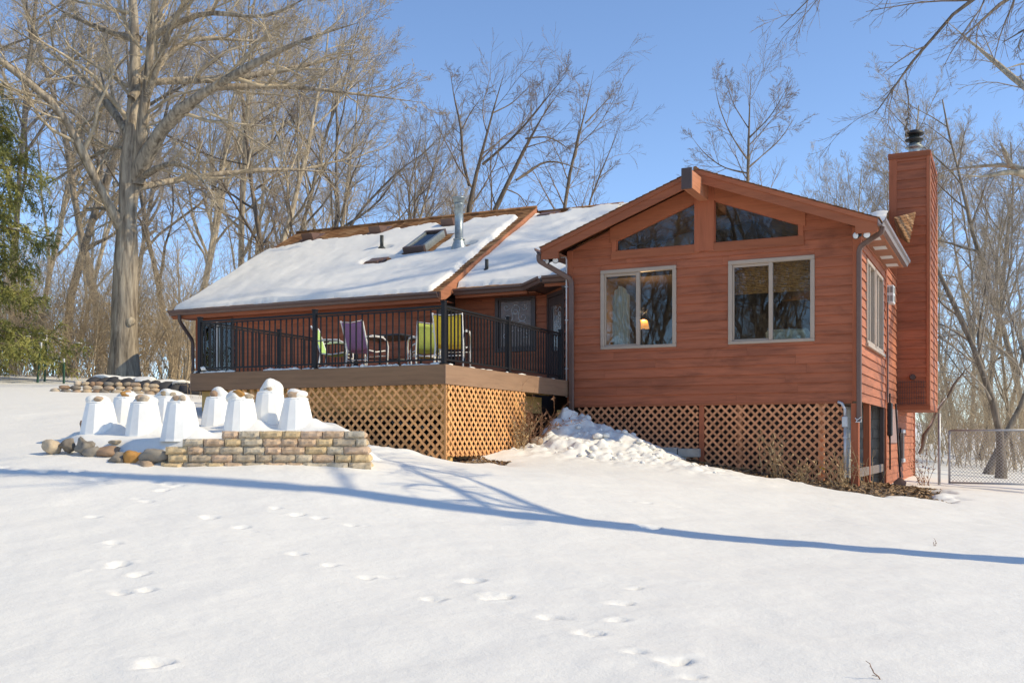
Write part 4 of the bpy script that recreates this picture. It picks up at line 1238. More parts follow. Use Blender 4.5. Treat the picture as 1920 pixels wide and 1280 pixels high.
def mask2(x, y):
    n = fbm(x, y, .5, 4, 66) + .5 * fbm(x, y, .13, 3, 67)
    m = sstep(0, .12, RIDGE_Y + .25 - .24 + .12 * n - y)
    m *= sstep(0, .06, y - (E2Y - .0 + .07 * np.abs(n) + .03))
    def hole(cx, cy, rx, ry): return sstep(.85, 1.25, np.hypot((x - cx) / rx, (y - cy) / ry) + .25 * n)
    m *= hole(-10.25, 23.72, .40, .16)
    return m
roof_snow('roof_snow', 'snow on the lower set back roof between the rake and the sunroom gable', M1 + .06, -8.55, E2Y - .02, E2Z - .02 * MP, RIDGE_Y + .25, mask2, .09)
# the tongue of snow running over the angled corner
xs = np.arange(-8.6, -5.9, .05); ts = np.linspace(0, 1, 90)
Xs, Ts = np.meshgrid(xs, ts)
y0_ = np.where(Xs < -8.0, E2Y - (Xs + 8.6) * .92, 19.05)
Ys = y0_ + (23.9 - y0_) * Ts
Zs = np.where(True, r2z(Ys), 0)
edge = E2Z + .03
Zs = np.maximum(Zs, edge + (r2z(24.0) - edge) * Ts * .0) 
Zs = np.where(Ys < E2Y, edge + (Ys - y0_) * .15, np.maximum(r2z(Ys), edge)) + .10 + .03 * fbm(Xs, Ys, .6, 3, 12)
Zs = Zs - .10 * (1 - sstep(0, .03, Ts))
ii = np.arange(Xs.size).reshape(Xs.shape)
q = np.stack([ii[:-1, :-1], ii[:-1, 1:], ii[1:, 1:], ii[1:, :-1]], -1).reshape(-1, 4)
o = mesh_obj('roof_snow', np_mesh('roof_snow', np.stack([Xs, Ys, Zs], -1).reshape(-1, 3), q, True), 'roof_snow')
tag(o, 'snow drift over the angled eave tucked beside the sunroom downspout', 'snow', kind='stuff')
# drift on the right slope of the sunroom roof against the chimney
xs = np.linspace(-3.75, -2.55, 30); ys = np.linspace(24.2, 26.5, 40)
Xs, Ys = np.meshgrid(xs, ys)
bl = np.sin(np.clip((Xs + 3.75) / 1.2, 0, 1) * math.pi * .5) * np.sin(np.clip((Ys - 24.2) / 2.3, 0, 1) * math.pi) ** .4
Zs = RZ - PITCH * np.abs(Xs - RX) + .02 + 1.30 * bl + .04 * fbm(Xs, Ys, .5, 3, 4)
ii = np.arange(Xs.size).reshape(Xs.shape)
q = np.stack([ii[:-1, :-1], ii[:-1, 1:], ii[1:, 1:], ii[1:, :-1]], -1).reshape(-1, 4)
o = mesh_obj('roof_snow', np_mesh('roof_snow', np.stack([Xs, Ys, Zs], -1).reshape(-1, 3), q, True), 'roof_snow')
tag(o, 'snow drift piled against the left side of the chimney on the roof', 'snow', kind='stuff')

# --- things seen through the sunroom windows
lamp = empty('floor_lamp', (-6.89, 20.6, 2.42), 'small orange lit lamp seen through the left sunroom window', 'lamp')
MB().lathe([(.10, 0), (.10, .02), (.03, .06), (.03, 1.50)], lamp.location, 12).build('stand', 'interior_dark', lamp)
MB().lathe([(.12, 1.50), (.11, 1.56), (.08, 1.66), (.05, 1.68)], lamp.location, 16).build('lamp_shade', 'lamp_glow', lamp)
ll_ = bpy.data.lights.new('lamp_bulb', 'POINT'); ll_.energy = 34; ll_.color = (1.0, .62, .30); ll_.shadow_soft_size = .08
lb_ = bpy.data.objects.new('lamp_bulb', ll_); COL.objects.link(lb_); lb_.parent = lamp; lb_.location = (0, 0, 1.85)
dp = MB(); 
pts = []
for i in range(25):
    u = i / 24; pts.append((-7.10 + .34 * u, 19.32 + .05 * math.sin(u * 26)))
V = [(x, y_, 3.35) for x, y_ in pts] + [(x * .8 - 6.8 * .2 if False else x, y_, 4.45 + .18 * math.sin(i / 24 * math.pi)) for i, (x, y_) in enumerate(pts)]
Fc = [(i, i + 1, i + 26, i + 25) for i in range(24)]
V += [(x, y_ + .012, z) for x, y_, z in V]
Fc += [(i + 51, i + 50, i + 75, i + 76) for i in range(24)]
dp.add(V, Fc, True)
tag(dp.build('hanging_drape', 'drape'), 'pale grey drape hanging behind the left pane of the left sunroom window', 'curtain')
bb = empty('bamboo_blind', (-3.92, 19.06, 4.9), 'orange brown woven blind across the top of the right sunroom window', 'blind')
for k in range(20):
    z = 4.30 + k * .031
    MB().tube([(-4.72, 19.06 + random.uniform(-.004, .004), z), (-3.12, 19.06 + random.uniform(-.004, .004), z)], .0155, 6).build('reed', 'bamboo', bb)
sf = empty('sofa', (-3.75, 19.7, 2.42), 'pale green patterned sofa back behind the right sunroom window', 'sofa')
MB().bbox(-4.14, -3.36, 19.45, 19.67, 2.42, 3.66, .06).build('backrest', 'sofa_cloth', sf)
MB().bbox(-4.14, -3.36, 19.68, 20.3, 2.45, 2.85, .06).build('seat', 'sofa_cloth', sf)
# ------------------------------------------------------------------ deck
DX0, DX1, DY, DZ = -12.94, -7.863, 13.97, 2.773
deck = empty('deck', (-10.4, 16.5, 1.3), 'raised wooden deck with black metal railing and lattice skirt', 'deck')
def dpart(name):
    o = bpy.data.objects.new(name, None); o.parent = deck; COL.objects.link(o); o.empty_display_size = .1
    return o
fl_ = dpart('deck_floor')
n = 38
for i in range(n):
    ya = DY + .01 + i * .146
    yb = ya + .14
    x1 = DX1 - .01 if ya < 18.7 else -8.05
    MB().box(DX0 + .01, x1, ya, yb, DZ - .03, DZ - .001).build('deck_plank', 'deck_fascia', fl_)
MB().bbox(DX0, DX1 - .002, DY - .024, DY, DZ - .303, DZ + .004, .004).build('fascia_board', 'deck_fascia', deck)
MB().bbox(DX1 - .0, DX1 + .024, DY - .024, 18.86, DZ - .303, DZ + .002, .004).build('fascia_board', 'deck_fascia_y', deck)
MB().bbox(DX0 - .024, DX0 - .0, DY - .024, 19.4, DZ - .303, DZ + .002, .004).build('fascia_board', 'deck_fascia_y', deck)
for i in range(12):
    x = DX0 + .2 + i * .43
    MB().box(x, x + .04, DY + .01, 19.3, DZ - .27, DZ - .031).build('joist', 'treated', deck)
MB().box(DX0 + .1, DX1 - .03, DY + .14, DY + .19, 2.12, 2.468).build('beam', 'treated', deck)
MB().box(DX0 + .1, DX1 - .2, 16.9, 17.0, 2.10, 2.46).build('beam', 'treated', deck)
MB().bbox(DX1 - .70, DX1 - .60, 16.85, 18.95, 2.14, 2.462).build('beam', 'treated', deck)
for x, y_ in ((DX1 - .12, DY + .26), (-10.9, DY + .25), (DX1 - .10, 16.9), (-7.97, 18.80)):
    MB().bbox(x - .07, x + .07, y_ - .07, y_ + .07, .9, 2.12 if y_ < 18 else 2.2).build('post', 'treated', deck)
lpn = dpart('lattice_panel')
lattice(lpn, (0, DY + .03, 0), (1, 0, 0), -12.55, -7.85, 1.28, 2.47, (0, -1, 0), 'lattice')
lpr = dpart('lattice_panel')
lattice(lpr, (DX1 + .0, 0, 0), (0, 1, 0), 14.02, 16.85, 1.36, 2.46, (1, 0, 0), 'lattice', sp=.108)
MB().bbox(DX1 - .03, DX1 + .012, DY + .005, DY + .045, 1.22, 2.46).build('corner_stop', 'lattice', deck)
MB().bbox(DX1 - .05, DX1 - .01, 14.05, 16.8, 1.36, 1.44).build('lattice_rail', 'lattice', deck)
# railing
rl = dpart('railing')
def post(x, y_, h=.965):
    MB().bbox(x - .034, x + .034, y_ - .034, y_ + .034, DZ + .001, DZ + h, .004).build('post', 'black_metal', rl)
    MB().bbox(x - .042, x + .042, y_ - .042, y_ + .042, DZ + h, DZ + h + .022, .008).build('post_cap', 'black_metal', rl)
    MB().bbox(x - .055, x + .055, y_ - .055, y_ + .055, DZ + .0012, DZ + .03, .008).build('post_base', 'black_metal', rl)
def rail_run(a, b):
    a = Vector(a); b = Vector(b); t = (b - a).normalized(); L = (b - a).length
    a2 = a + t * .036; b2 = b - t * .036
    for z, w, h in ((.905, .045, .032), (.862, .03, .02), (.085, .034, .028)):
        MB().bar(a2 + Vector((0, 0, DZ + z)), b2 + Vector((0, 0, DZ + z)), w, h).build('rail', 'black_metal', rl)
    n = max(2, round(L / .115))
    me = None
    for i in range(1, n):
        p = a.lerp(b, i / n)
        if me is None:
            o = MB().box(-.0095, .0095, -.0095, .0095, .09, .875).build('baluster', 'black_metal', rl, local=True); me = o.data
        else:
            o = mesh_obj('baluster', me, None, rl)
        o.location = p + Vector((0, 0, DZ)) - origin_of(rl)
py = DY + .05
FPX = [-12.80, -10.345, -7.915]
for x in FPX: post(x, py)
rail_run((FPX[0], py, 0), (FPX[1], py, 0)); rail_run((FPX[1], py, 0), (FPX[2], py, 0))
for y_ in (16.30, 18.62): post(-7.915, y_)
rail_run((-7.915, py, 0), (-7.915, 16.30, 0)); rail_run((-7.915, 16.30, 0), (-7.915, 18.62, 0))
for y_ in (16.20, 18.75): post(-12.80, y_)
rail_run((-12.80, py, 0), (-12.80, 16.20, 0)); rail_run((-12.80, 16.20, 0), (-12.80, 18.75, 0))
# snow left along the deck edge
def unit_rows(a): return a / np.linalg.norm(a, axis=1, keepdims=True)
def blob_mesh(name, rx, ry, rz, seed, sub=2, rough=.25, flat=True, facets=0):
    import bmesh
    bm = bmesh.new()
    bmesh.ops.create_icosphere(bm, subdivisions=sub, radius=1.0)
    rr = np.random.default_rng(seed)
    k = rr.normal(size=(7, 3)) * 2.2; ph = rr.uniform(0, 6.28, 7); am = rr.uniform(.3, 1, 7)
    pn = unit_rows(rr.normal(size=(max(1, facets), 3))); pd_ = rr.uniform(.62, .95, max(1, facets))
    for v in bm.verts:
        c = np.array(v.co)
        if facets:
            dt = pn @ c
            c = c * min(1.0, float(np.min(np.where(dt > .05, pd_ / np.maximum(dt, .05), 9))))
        d = 1 + rough * float((am * np.sin(k @ c + ph)).sum()) / 3
        v.co = Vector((c[0] * rx * d, c[1] * ry * d, (max(c[2], -.35) if flat else c[2]) * rz * d))
    me = bpy.data.meshes.new(name); bm.to_mesh(me); bm.free()
    me.polygons.foreach_set('use_smooth', [True] * len(me.polygons))
    return me
sv = []; sfc = []
def add_clumps(spots, seed):
    rr = random.Random(seed)
    for (x, y_, z, rx, ry, rz) in spots:
        me = blob_mesh('c', rx, ry, rz, rr.randint(0, 9999), 1, .3)
        nb = len(sv)
        sv.extend([(v.co.x + x, v.co.y + y_, v.co.z + z) for v in me.vertices])
        sfc.extend([tuple(i + nb for i in p.vertices) for p in me.polygons])
        bpy.data.meshes.remove(me)
spots = []
rr = random.Random(3)
x = DX0 + .1
while x < DX1 - .05:
    if not (-12.1 < x < -11.4):
        spots.append((x, DY + .035 + rr.uniform(-.01, .02), DZ + .008, rr.uniform(.05, .13), rr.uniform(.03, .05), rr.uniform(.012, .05)))
    x += rr.uniform(.05, .17)
y_ = DY + .2
while y_ < 18.5:
    spots.append((DX1 - .02, y_, DZ + .006, .04, rr.uniform(.03, .2), rr.uniform(.006, .025))); y_ += rr.uniform(.2, .8)
spots.append((-12.7, DY + .03, DZ + .07, .055, .05, .06))
add_clumps(spots, 4)
V = np.array(sv); Fx = np.array(sfc)
o = mesh_obj('deck_edge_snow', np_mesh('deck_edge_snow', V, Fx, True), 'snow_chunky')
tag(o, 'small snow lumps left along the edge of the deck', 'snow', kind='stuff')

# ------------------------------------------------------------------ patio furniture
def make_chair(label, loc, facing, mat, sc=.87):
    """sling chair, front towards +Y of its own space"""
    c = empty('patio_chair', loc, label, 'chair', 'sling chairs on the deck')
    W = .27
    for s in (-1, 1):
        # back upright running down into the rear leg
        MB().tube([(s * W, -.44, .98), (s * W, -.41, .93), (s * (W - .005), -.34, .72), (s * (W - .01), -.24, .42), (s * W, -.27, .22), (s * W, -.33, .012)], .0165, 8).build('leg', 'white_tube', c, local=True)
        # arm and front leg in one bend
        MB().tube([(s * (W + .02), -.31, .66), (s * (W + .03), -.05, .685), (s * (W + .035), .15, .675), (s * (W + .035), .27, .62), (s * (W + .03), .315, .50), (s * (W + .02), .31, .30), (s * (W + .02), .29, .012)], .0165, 8).build('armrest', 'white_tube', c, local=True)
        MB().tube([(s * (W - .01), -.25, .41), (s * (W - .01), .0, .385), (s * (W - .01), .27, .43)], .014, 8).build('seat_rail', 'white_tube', c, local=True)
        MB().bbox(s * (W + .03) - .022, s * (W + .03) + .022, -.20, .17, .69, .704, .005).build('arm_pad', 'white_tube', c, local=True)
    MB().tube([(-W, -.27, .22), (W, -.27, .22)], .011, 6).build('stretcher', 'white_tube', c, local=True)
    MB().tube([(-W - .02, .31, .33), (W + .02, .31, .33)], .011, 6).build('stretcher', 'white_tube', c, local=True)
    # sling: back and seat in one sagging sheet
    prof = [(-.425, .95), (-.385, .86), (-.345, .74), (-.30, .60), (-.255, .46), (-.20, .405), (-.08, .385), (.08, .385), (.20, .405), (.28, .425)]
    nU = 8
    def sheet(pr):
        V = []; Fc = []
        for y_, z in pr:
            for k in range(nU + 1):
                u = -1 + 2 * k / nU
                sag = (1 - u * u) * .018
                V.append((u * (W - .012), y_ + (-sag if z > .46 else 0), z - (sag if z < .46 else 0) + (.03 * (u * u - 1) if z > .94 else 0)))
        for i in range(len(pr) - 1):
            for k in range(nU):
                a = i * (nU + 1) + k
                Fc.append((a, a + 1, a + nU + 2, a + nU + 1))
        m = len(V)
        V2 = V + [(x, y_ - .004, z - .004) for x, y_, z in V]
        Fc2 = Fc + [tuple(i + m for i in f[::-1]) for f in Fc]
        for k in range(nU):
            Fc2.append((k + 1, k, k + m, k + 1 + m)); b = (len(pr) - 1) * (nU + 1); Fc2.append((b + k, b + k + 1, b + k + 1 + m, b + k + m))
        mb = MB(); mb.add(V2, Fc2, True); return mb
    sheet(prof[:6]).build('backrest', mat, c, local=True)
    sheet(prof[5:]).build('seat', mat, c, local=True)
    MB().tube([(-W + .01, -.432, .962), (0, -.45, .935), (W - .01, -.432, .962)], .009, 6).build('top_piping', 'white_tube', c, local=True)
    c.rotation_euler = (0, 0, math.atan2(-facing[0], facing[1])); c.scale = (sc, sc, sc)
    return c
DT = DZ + .002
make_chair('purple sling patio chair with white frame, its back to the front railing', (-10.0, 15.0, DT), (.12, .99), 'purple_mesh')
make_chair('lime green patio chair half hidden behind the purple chair', (-10.75, 15.15, DT), (.9, .35), 'lime_mesh', .84)
make_chair('tall yellow patio chair behind the black corner railing post', (-8.25, 14.88, DT), (-.30, .95), 'yellow_mesh', .88)
make_chair('green patio chair with white arms just left of the yellow chair', (-8.97, 15.25, DT), (-.70, .70), 'green_mesh', .82)
make_chair('olive yellow patio chair seen side on across the dark table', (-9.55, 16.35, DT), (-.9, -.3), 'olive_mesh')
tb = empty('patio_table', (-10.2, 16.05, DT), 'dark square patio table between the patio chairs', 'table')
MB().bbox(-.52, .52, -.45, .45, .675, .71, .012).build('table_top', 'table_dark', tb, local=True)
for sx in (-1, 1):
    for sy in (-1, 1):
        MB().tube([(sx * .44, sy * .37, .674), (sx * .45, sy * .38, .0)], .022, 8).build('leg', 'table_dark', tb, local=True)
MB().tube([(-.44, -.37, .3), (.44, .37, .3)], .012, 6).build('brace', 'table_dark', tb, local=True)
MB().tube([(-.44, .37, .28), (.44, -.37, .28)], .012, 6).build('brace', 'table_dark', tb, local=True)
# ------------------------------------------------------------------ block retaining wall
rw = empty('retaining_wall', (-8.1, 10.1, 1.2), 'low curved retaining wall of tan split face blocks', 'wall')
WL = [Vector((x, y_, 0)) for x, y_ in WALL_LINE]
def along(s):
    for a, b in zip(WL[:-1], WL[1:]):
        L = (b - a).length
        if s <= L or b is WL[-1]:
            t = (b - a).normalized(); return a + t * s, t
        s -= L
TOTAL = sum((b - a).length for a, b in zip(WL[:-1], WL[1:]))
import bmesh
def split_block(L, D, H, seed):
    """rough faced block, front towards -Y, origin at its centre bottom"""
    rr = random.Random(seed)
    bm = bmesh.new()
    nx_, nz_ = 5, 3
    grid = {}
    for i in range(nx_ + 1):
        for j in range(nz_ + 1):
            u, w = i / nx_, j / nz_
            edge = min(u, 1 - u, .2) / .2 * min(w, 1 - w, .33) / .33
            yv = -D / 2 - .022 * edge + rr.uniform(-.008, .008) * (edge > 0) + (.010 if edge == 0 else 0)
            ex = rr.uniform(-.003, .003)
            grid[i, j] = bm.verts.new(((u - .5) * L + ex, yv, w * H + rr.uniform(-.003, .003)))
    for i in range(nx_):
        for j in range(nz_):
            bm.faces.new((grid[i, j], grid[i + 1, j], grid[i + 1, j + 1], grid[i, j + 1]))
    bk = {(i, j): bm.verts.new(((i - .5) * L * .92, D / 2, j * H)) for i in (0, 1) for j in (0, 1)}
    bm.faces.new([grid[i, nz_] for i in range(nx_ + 1)] + [bk[1, 1], bk[0, 1]])
    bm.faces.new([grid[i, 0] for i in range(nx_, -1, -1)] + [bk[0, 0], bk[1, 0]])
    bm.faces.new([grid[0, j] for j in range(nz_, -1, -1)][::1] + [bk[0, 0], bk[0, 1]])
    bm.faces.new([grid[nx_, j] for j in range(nz_ + 1)] + [bk[1, 1], bk[1, 0]])
    bm.faces.new((bk[0, 0], bk[0, 1], bk[1, 1], bk[1, 0]))
    bmesh.ops.recalc_face_normals(bm, faces=bm.faces)
    me = bpy.data.meshes.new('stone_block'); bm.to_mesh(me); bm.free()
    return me
BASE = 1.245
rr = random.Random(11)
for cidx in range(5):
    s = .05 + (.06 if cidx % 2 else 0) + cidx * .02
    if cidx == 3: s = .30
    if cidx == 4: s = .78
    end = TOTAL - cidx * .022
    while s < end - .06:
        L = min(rr.choice((.20, .26, .27, .28, .22)), end - s)
        if end - s - L < .09: L = end - s
        p, t = along(s + L / 2)
        nrm = Vector((t.y, -t.x, 0))
        o = mesh_obj('stone_block', split_block(L - .007, .19, .092, rr.randint(0, 99999)), 'block_stone', rw)
        zb = BASE + cidx * .095 - (s / TOTAL) * .0
        q = p - nrm * (cidx * .016 - .0)
        o.location = Vector((q.x, q.y, zb)) - origin_of(rw)
        o.rotation_euler = (0, 0, math.atan2(t.y, t.x) + rr.uniform(-.02, .02))
        s += L
# returning end of the wall
pe, te = along(TOTAL); back = Vector((-te.y, te.x, 0))
for cidx in range(5):
    for k in range(2):
        o = mesh_obj('stone_block', split_block(.235, .18, .092, rr.randint(0, 99999)), 'block_stone', rw)
        q = pe - te * (.105 + cidx * .022) + back * (.215 + k * .24 + (cidx % 2) * .03)
        o.location = Vector((q.x, q.y, BASE + cidx * .095)) - origin_of(rw)
        o.rotation_euler = (0, 0, math.atan2(back.y, back.x))

# ------------------------------------------------------------------ boulders in front of the bed
def rock(name, x, y_, z, rx, ry, rz, mat, label, seed, rot=0, tilt=0, cat='rock', group=None, rough=.22):
    o = mesh_obj(name, blob_mesh(name, rx * 1.12, ry * 1.12, rz * 1.12, seed, 3, rough, False, 16), mat)
    o.location = (x, y_, z); o.rotation_euler = (tilt, 0, rot)
    return tag(o, label, cat, group)
G = 'field boulders edging the planting bed'
B = [(-10.98, 9.36, 1.60, .10, .10, .09, 'warm_stone', 'pinkish tan boulder at the far left end of the boulder row', .2),
     (-10.81, 9.45, 1.60, .10, .09, .075, 'field_stone', 'small brown boulder second from the left in the boulder row', .1),
     (-10.60, 9.50, 1.60, .11, .10, .11, 'field_stone', 'grey speckled upright boulder third from the left in the row', -.4),
     (-10.45, 9.52, 1.52, .12, .10, .085, 'field_stone', 'greenish grey leaning boulder fourth from the left', .5),
     (-10.28, 9.60, 1.54, .19, .10, .085, 'field_stone', 'long grey wedge shaped boulder in the middle of the row', .55),
     (-9.88, 9.43, 1.43, .13, .11, .10, 'field_stone', 'dark brown boulder left of the orange boulder', .2),
     (-9.68, 9.49, 1.46, .14, .12, .11, 'orange_stone', 'rusty orange boulder near the left end of the block wall', .3),
     (-9.42, 9.53, 1.50, .18, .13, .08, 'field_stone', 'flat grey boulder lying against the upper left blocks', .4),
     (-9.47, 9.45, 1.36, .14, .12, .085, 'warm_stone', 'tan boulder below the flat grey boulder by the wall', .2),
     (-10.22, 9.42, 1.36, .10, .08, .045, 'warm_stone', 'half buried pale stone in the snow under the boulder row', .2),
     (-11.75, 10.55, 1.86, .07, .06, .07, 'field_stone', 'single grey stone poking out of the snow left of the cones', .2),
     (-10.35, 9.80, 1.66, .07, .05, .03, 'warm_stone', 'tiny stone tip showing in the snow below the front cones', .2)]
for i, (x, y_, z, a, b, c, m, lab, rt) in enumerate(B):
    rock('boulder', x, y_, z - .075, a * 1.15, b * 1.15, c * 1.1, m, lab, 100 + i, rt, group=G, rough=.34)

# ------------------------------------------------------------------ foam plant cones weighted with stones
def cone_mesh(rb, rt, h):
    mb = MB(); n = 8
    prof = [(rb * 1.04, 0), (rb, .02), (rb * .5 + rt * .5, h * .52), (rt, h - .02), (rt * .93, h), (rt * .3, h + .004)]
    return mb, prof, n
CG = 'white foam plant cones in the planting bed'
CONES = [(-11.23, 10.35, .27, .17, .44, 'white faceted plant cone at the front left of the bed with tan stones on top'),
         (-11.35, 10.95, .26, .17, .46, 'white plant cone behind the front left cone topped by one orange stone'),
         (-10.46, 10.39, .26, .17, .45, 'white plant cone second along the front row under a snowy pinkish stone'),
         (-10.66, 11.04, .25, .16, .46, 'white plant cone behind the second front cone with a snow capped stone'),
         (-9.38, 9.93, .26, .16, .48, 'nearest white plant cone standing above the boulders'),
         (-10.06, 11.36, .24, .15, .42, 'white plant cone beside the deck corner with a rounded snow cap'),
         (-9.09, 10.72, .24, .16, .43, 'white plant cone carrying a big orange stone behind the wall'),
         (-9.00, 11.20, .25, .17, .47, 'tallest white plant cone with a pointed snow cap near the lattice'),
         (-8.44, 11.03, .25, .15, .42, 'rightmost white plant cone on its own with a lumpy pale stone')]
# stones: (dx, dy, size, material)
TOPS = [[(-.05, 0, .10, 'field_stone'), (.05, -.03, .085, 'warm_stone'), (.02, .06, .08, 'warm_stone')], [(.02, 0, .10, 'orange_stone')], [(-.03, .03, .11, 'warm_stone'), (.07, -.02, .085, 'warm_stone')],
        [(0, 0, .10, 'warm_stone'), (.1, .02, .06, 'warm_stone')], [(-.02, 0, .08, 'warm_stone'), (.05, .02, .075, 'warm_stone')], [(0, -.02, .10, 'field_stone')], [(.0, 0, .12, 'orange_stone'), (.12, .05, .07, 'warm_stone')],
        [(.0, 0, .09, 'warm_stone')], [(.02, -.01, .10, 'warm_stone'), (-.06, .03, .07, 'warm_stone')]]
STN = ['stone', 'grey', 'tan']
for i, (x, y_, rb, rt, h, lab) in enumerate(CONES):
    z = gz(x, y_) - .065
    rb *= .95; rt *= 1.06
    c = empty('plant_cone', (x, y_, z), lab, 'plant cone', CG, rz=random.uniform(0, .7))
    rows = [(rb * 1.05, 0), (rb, .03), (rb * .56 + rt * .44, h * .5), (rt, h - .02), (rt * .94, h)]
    MB().lathe(rows, (0, 0, 0), 13, False).build('cone_body', 'cone_foam', c, local=True)
    MB().lathe([(rt * .98, h - .001), (rt * .99, h + .012), (rt * .85, h + .022), (rt * .2, h + .024)], (0, 0, 0), 10, False).build('cone_lid', 'cone_foam', c, local=True)
    sn = mesh_obj('snow_cap', blob_mesh('snow_cap', rt * .80, rt * .80, .10 if i not in (5, 7) else .14, 300 + i, 3, .40), 'snow_chunky', c)
    sn.location = (-.03 + .02 * (i % 3), .03, h + .03)
    sn['label'] = 'snow cap on top of the cone'
    for k, (dx, dy, r_, m) in enumerate(TOPS[i]):
        word = {'orange_stone': 'orange', 'warm_stone': 'tan', 'field_stone': 'grey'}[m]
        nth = ['', 'second ', 'third '][k]
        rock('stone', x + dx, y_ + dy - .04, z + h + .02 + r_ * .42, r_ * .80, r_ * .70, r_ * .55, m,
             '%s%s stone on the %s' % (nth, word, lab.split(' with ')[0].split(' topped ')[0].split(' carrying ')[0].split(' under ')[0].replace('white ', '')), 400 + i * 5 + k, random.uniform(0, 3), group='stones weighing down the plant cones', rough=.18)

# ------------------------------------------------------------------ stone edging at the left rear and the dark shaded stone face
rs = empty('stone_edging', (-17.5, 16.0, 2.6), 'low dry stone edging of tan and grey stones in front of the big tree', 'stone wall')
rr = random.Random(21)
pA, pB = Vector((-17.9, 15.3, 0)), Vector((-16.1, 16.5, 0))
s = 0
for row in range(3):
    u = 0.02 * row + rr.uniform(0, .05)
    while u < 1 - row * .1:
        w_ = rr.uniform(.07, .14)
        p = pA.lerp(pB, u + row * .05)
        o = mesh_obj('stone', blob_mesh('stone', w_, .10, .058, rr.randint(0, 9999), 2, .2, False), rr.choice(('warm_stone', 'warm_stone', 'field_stone')), rs)
        o.location = Vector((p.x, p.y + row * .05, gz(p.x, p.y) + .0 + row * .085)) - origin_of(rs)
        o.rotation_euler = (0, 0, rr.uniform(-.3, .7))
        u += w_ * 1.75 / (pB - pA).length
# raised bed behind: boulders, shade put into their dark colour, under a snow slab
rb_ = empty('boulder_bank', (-17.3, 17.2, 2.6), 'bank of boulders coloured dark as in shade with snow caps below the oak', 'stone wall')
for k in range(11):
    t = k / 10
    x = -18.3 + 2.5 * t; y_ = 16.75 + .45 * t
    o = mesh_obj('stone', blob_mesh('stone', .24, .2, .17, 900 + k, 2, .3, False), 'shaded_stone', rb_)
    o.location = Vector((x, y_, gz(x, y_) + .06 - .02 * t)) - origin_of(rb_)
    o.rotation_euler = (0, 0, k)
for k in range(6):
    t = k / 5
    x = -18.2 + 2.3 * t; y_ = 17.0 + .45 * t
    c_ = mesh_obj('snow_cap', blob_mesh('snow_cap', .36, .24, .085, 950 + k, 3, .35), 'snow_chunky', rb_)
    c_.location = Vector((x, y_, gz(x, y_) + .17 - .02 * t)) - origin_of(rb_)
    c_.rotation_euler = (0, 0, k * 1.3)
# pale salt or grit tub at the deck's left corner is a snow covered mound
mo = mesh_obj('snow_mound', blob_mesh('snow_mound', .42, .35, .36, 78, 4, .12), 'snow')
mo.location = (-12.85, 13.35, gz(-12.85, 13.35) + .08)
tag(mo, 'rounded snow mound below the left corner of the deck', 'snow mound')
# row of concrete edging blocks under the left lattice
ce = empty('block_edging', (-5.9, 18.55, 1.3), 'short row of grey concrete edging blocks under the sunroom lattice', 'edging')
for k in range(4):
    x = -6.75 + k * .41
    o = MB().bbox(x, x + .395, 18.45 - .0, 18.60, 1.36 - .02 * k, 1.52 - .02 * k, .012).build('block', 'concrete', ce)
st = rock('stone', -7.6, 16.75, gz(-7.6, 16.75) + .06, .12, .08, .07, 'warm_stone', 'tan stone in the dark gap under the deck edge', 55)
cbk = empty('concrete_footing', (-7.85, 13.98, 1.2), 'pale concrete footing block at the bottom of the deck corner', 'footing')
MB().bbox(-8.05, -7.78, 13.93, 14.12, 1.12, 1.27, .03).build('footing_block', 'concrete', cbk)

# ------------------------------------------------------------------ chain link fence and gate
def chain_panel(parent, a, b, z0, z1, sp=.075):
    """woven wire: two families of thin diagonal wires joined into one part"""
    a = Vector(a); b = Vector(b); t = (b - a).normalized(); L = (b - a).length; H = z1 - z0
    nrm = Vector((-t.y, t.x, 0))
    V = []; Fc = []
    def seg(p, q, r=.0048):
        d = (q - p).normalized(); u = d.cross(nrm).normalized() * r; w = nrm * r; n = len(V)
        for o_ in (p, q):
            V.extend([o_ + u, o_ - u * .5 + w, o_ - u * .5 - w])
        Fc.extend([(n, n + 1, n + 4, n + 3), (n + 1, n + 2, n + 5, n + 4), (n + 2, n, n + 3, n + 5)])
    c = -H
    while c < L + H:
        for sg in (1, -1):
            lo, hi = 0, H
            if sg > 0: lo = max(lo, -c); hi = min(hi, L - c)
            else: lo = max(lo, c - L); hi = min(hi, c)
            if hi - lo > .02:
                seg(a + t * (c + sg * lo) + Vector((0, 0, z0 + lo)) + nrm * .003 * sg, a + t * (c + sg * hi) + Vector((0, 0, z0 + hi)) + nrm * .003 * sg)
        c += sp
    mb = MB(); mb.add(V, Fc)
    tag(mb.build('wire_mesh', 'galv_fence', parent), kind='stuff')
ft = Vector((.985, -.17, 0))
G0 = Vector((-1.30, 25.75, 0)); G1 = G0 + ft * 1.62; G2 = G1 + ft * .18; G3 = G2 + ft * 2.6
zg = lambda p: gz(p.x, p.y)
gate = empty('fence_gate', (G0.x, G0.y, zg(G0)), 'chain link gate beside the chimney', 'gate')
z0, z1 = zg(G0) + .05, zg(G0) + 1.26
for p in (G0, G1): MB().tube([(p.x, p.y, z0), (p.x, p.y, z1)], .024, 8).build('frame', 'galv_fence', gate)
for z in (z0 + .02, z1): MB().tube([(G0.x, G0.y, z), (G1.x, G1.y, z)], .022, 8).build('frame', 'galv_fence', gate)
chain_panel(gate, G0, G1, z0 + .03, z1 - .02)
fence = empty('chain_link_fence', (G2.x, G2.y, zg(G2)), 'chain link fence running out of the picture at the right edge', 'fence')
for p, e in ((G0 - ft * .22, .42), (G2, .12), (G3, .1)):
    MB().tube([(p.x, p.y, zg(p) - .1), (p.x, p.y, zg(p) + 1.22 + e)], .032, 8).build('post', 'galv_fence', fence)
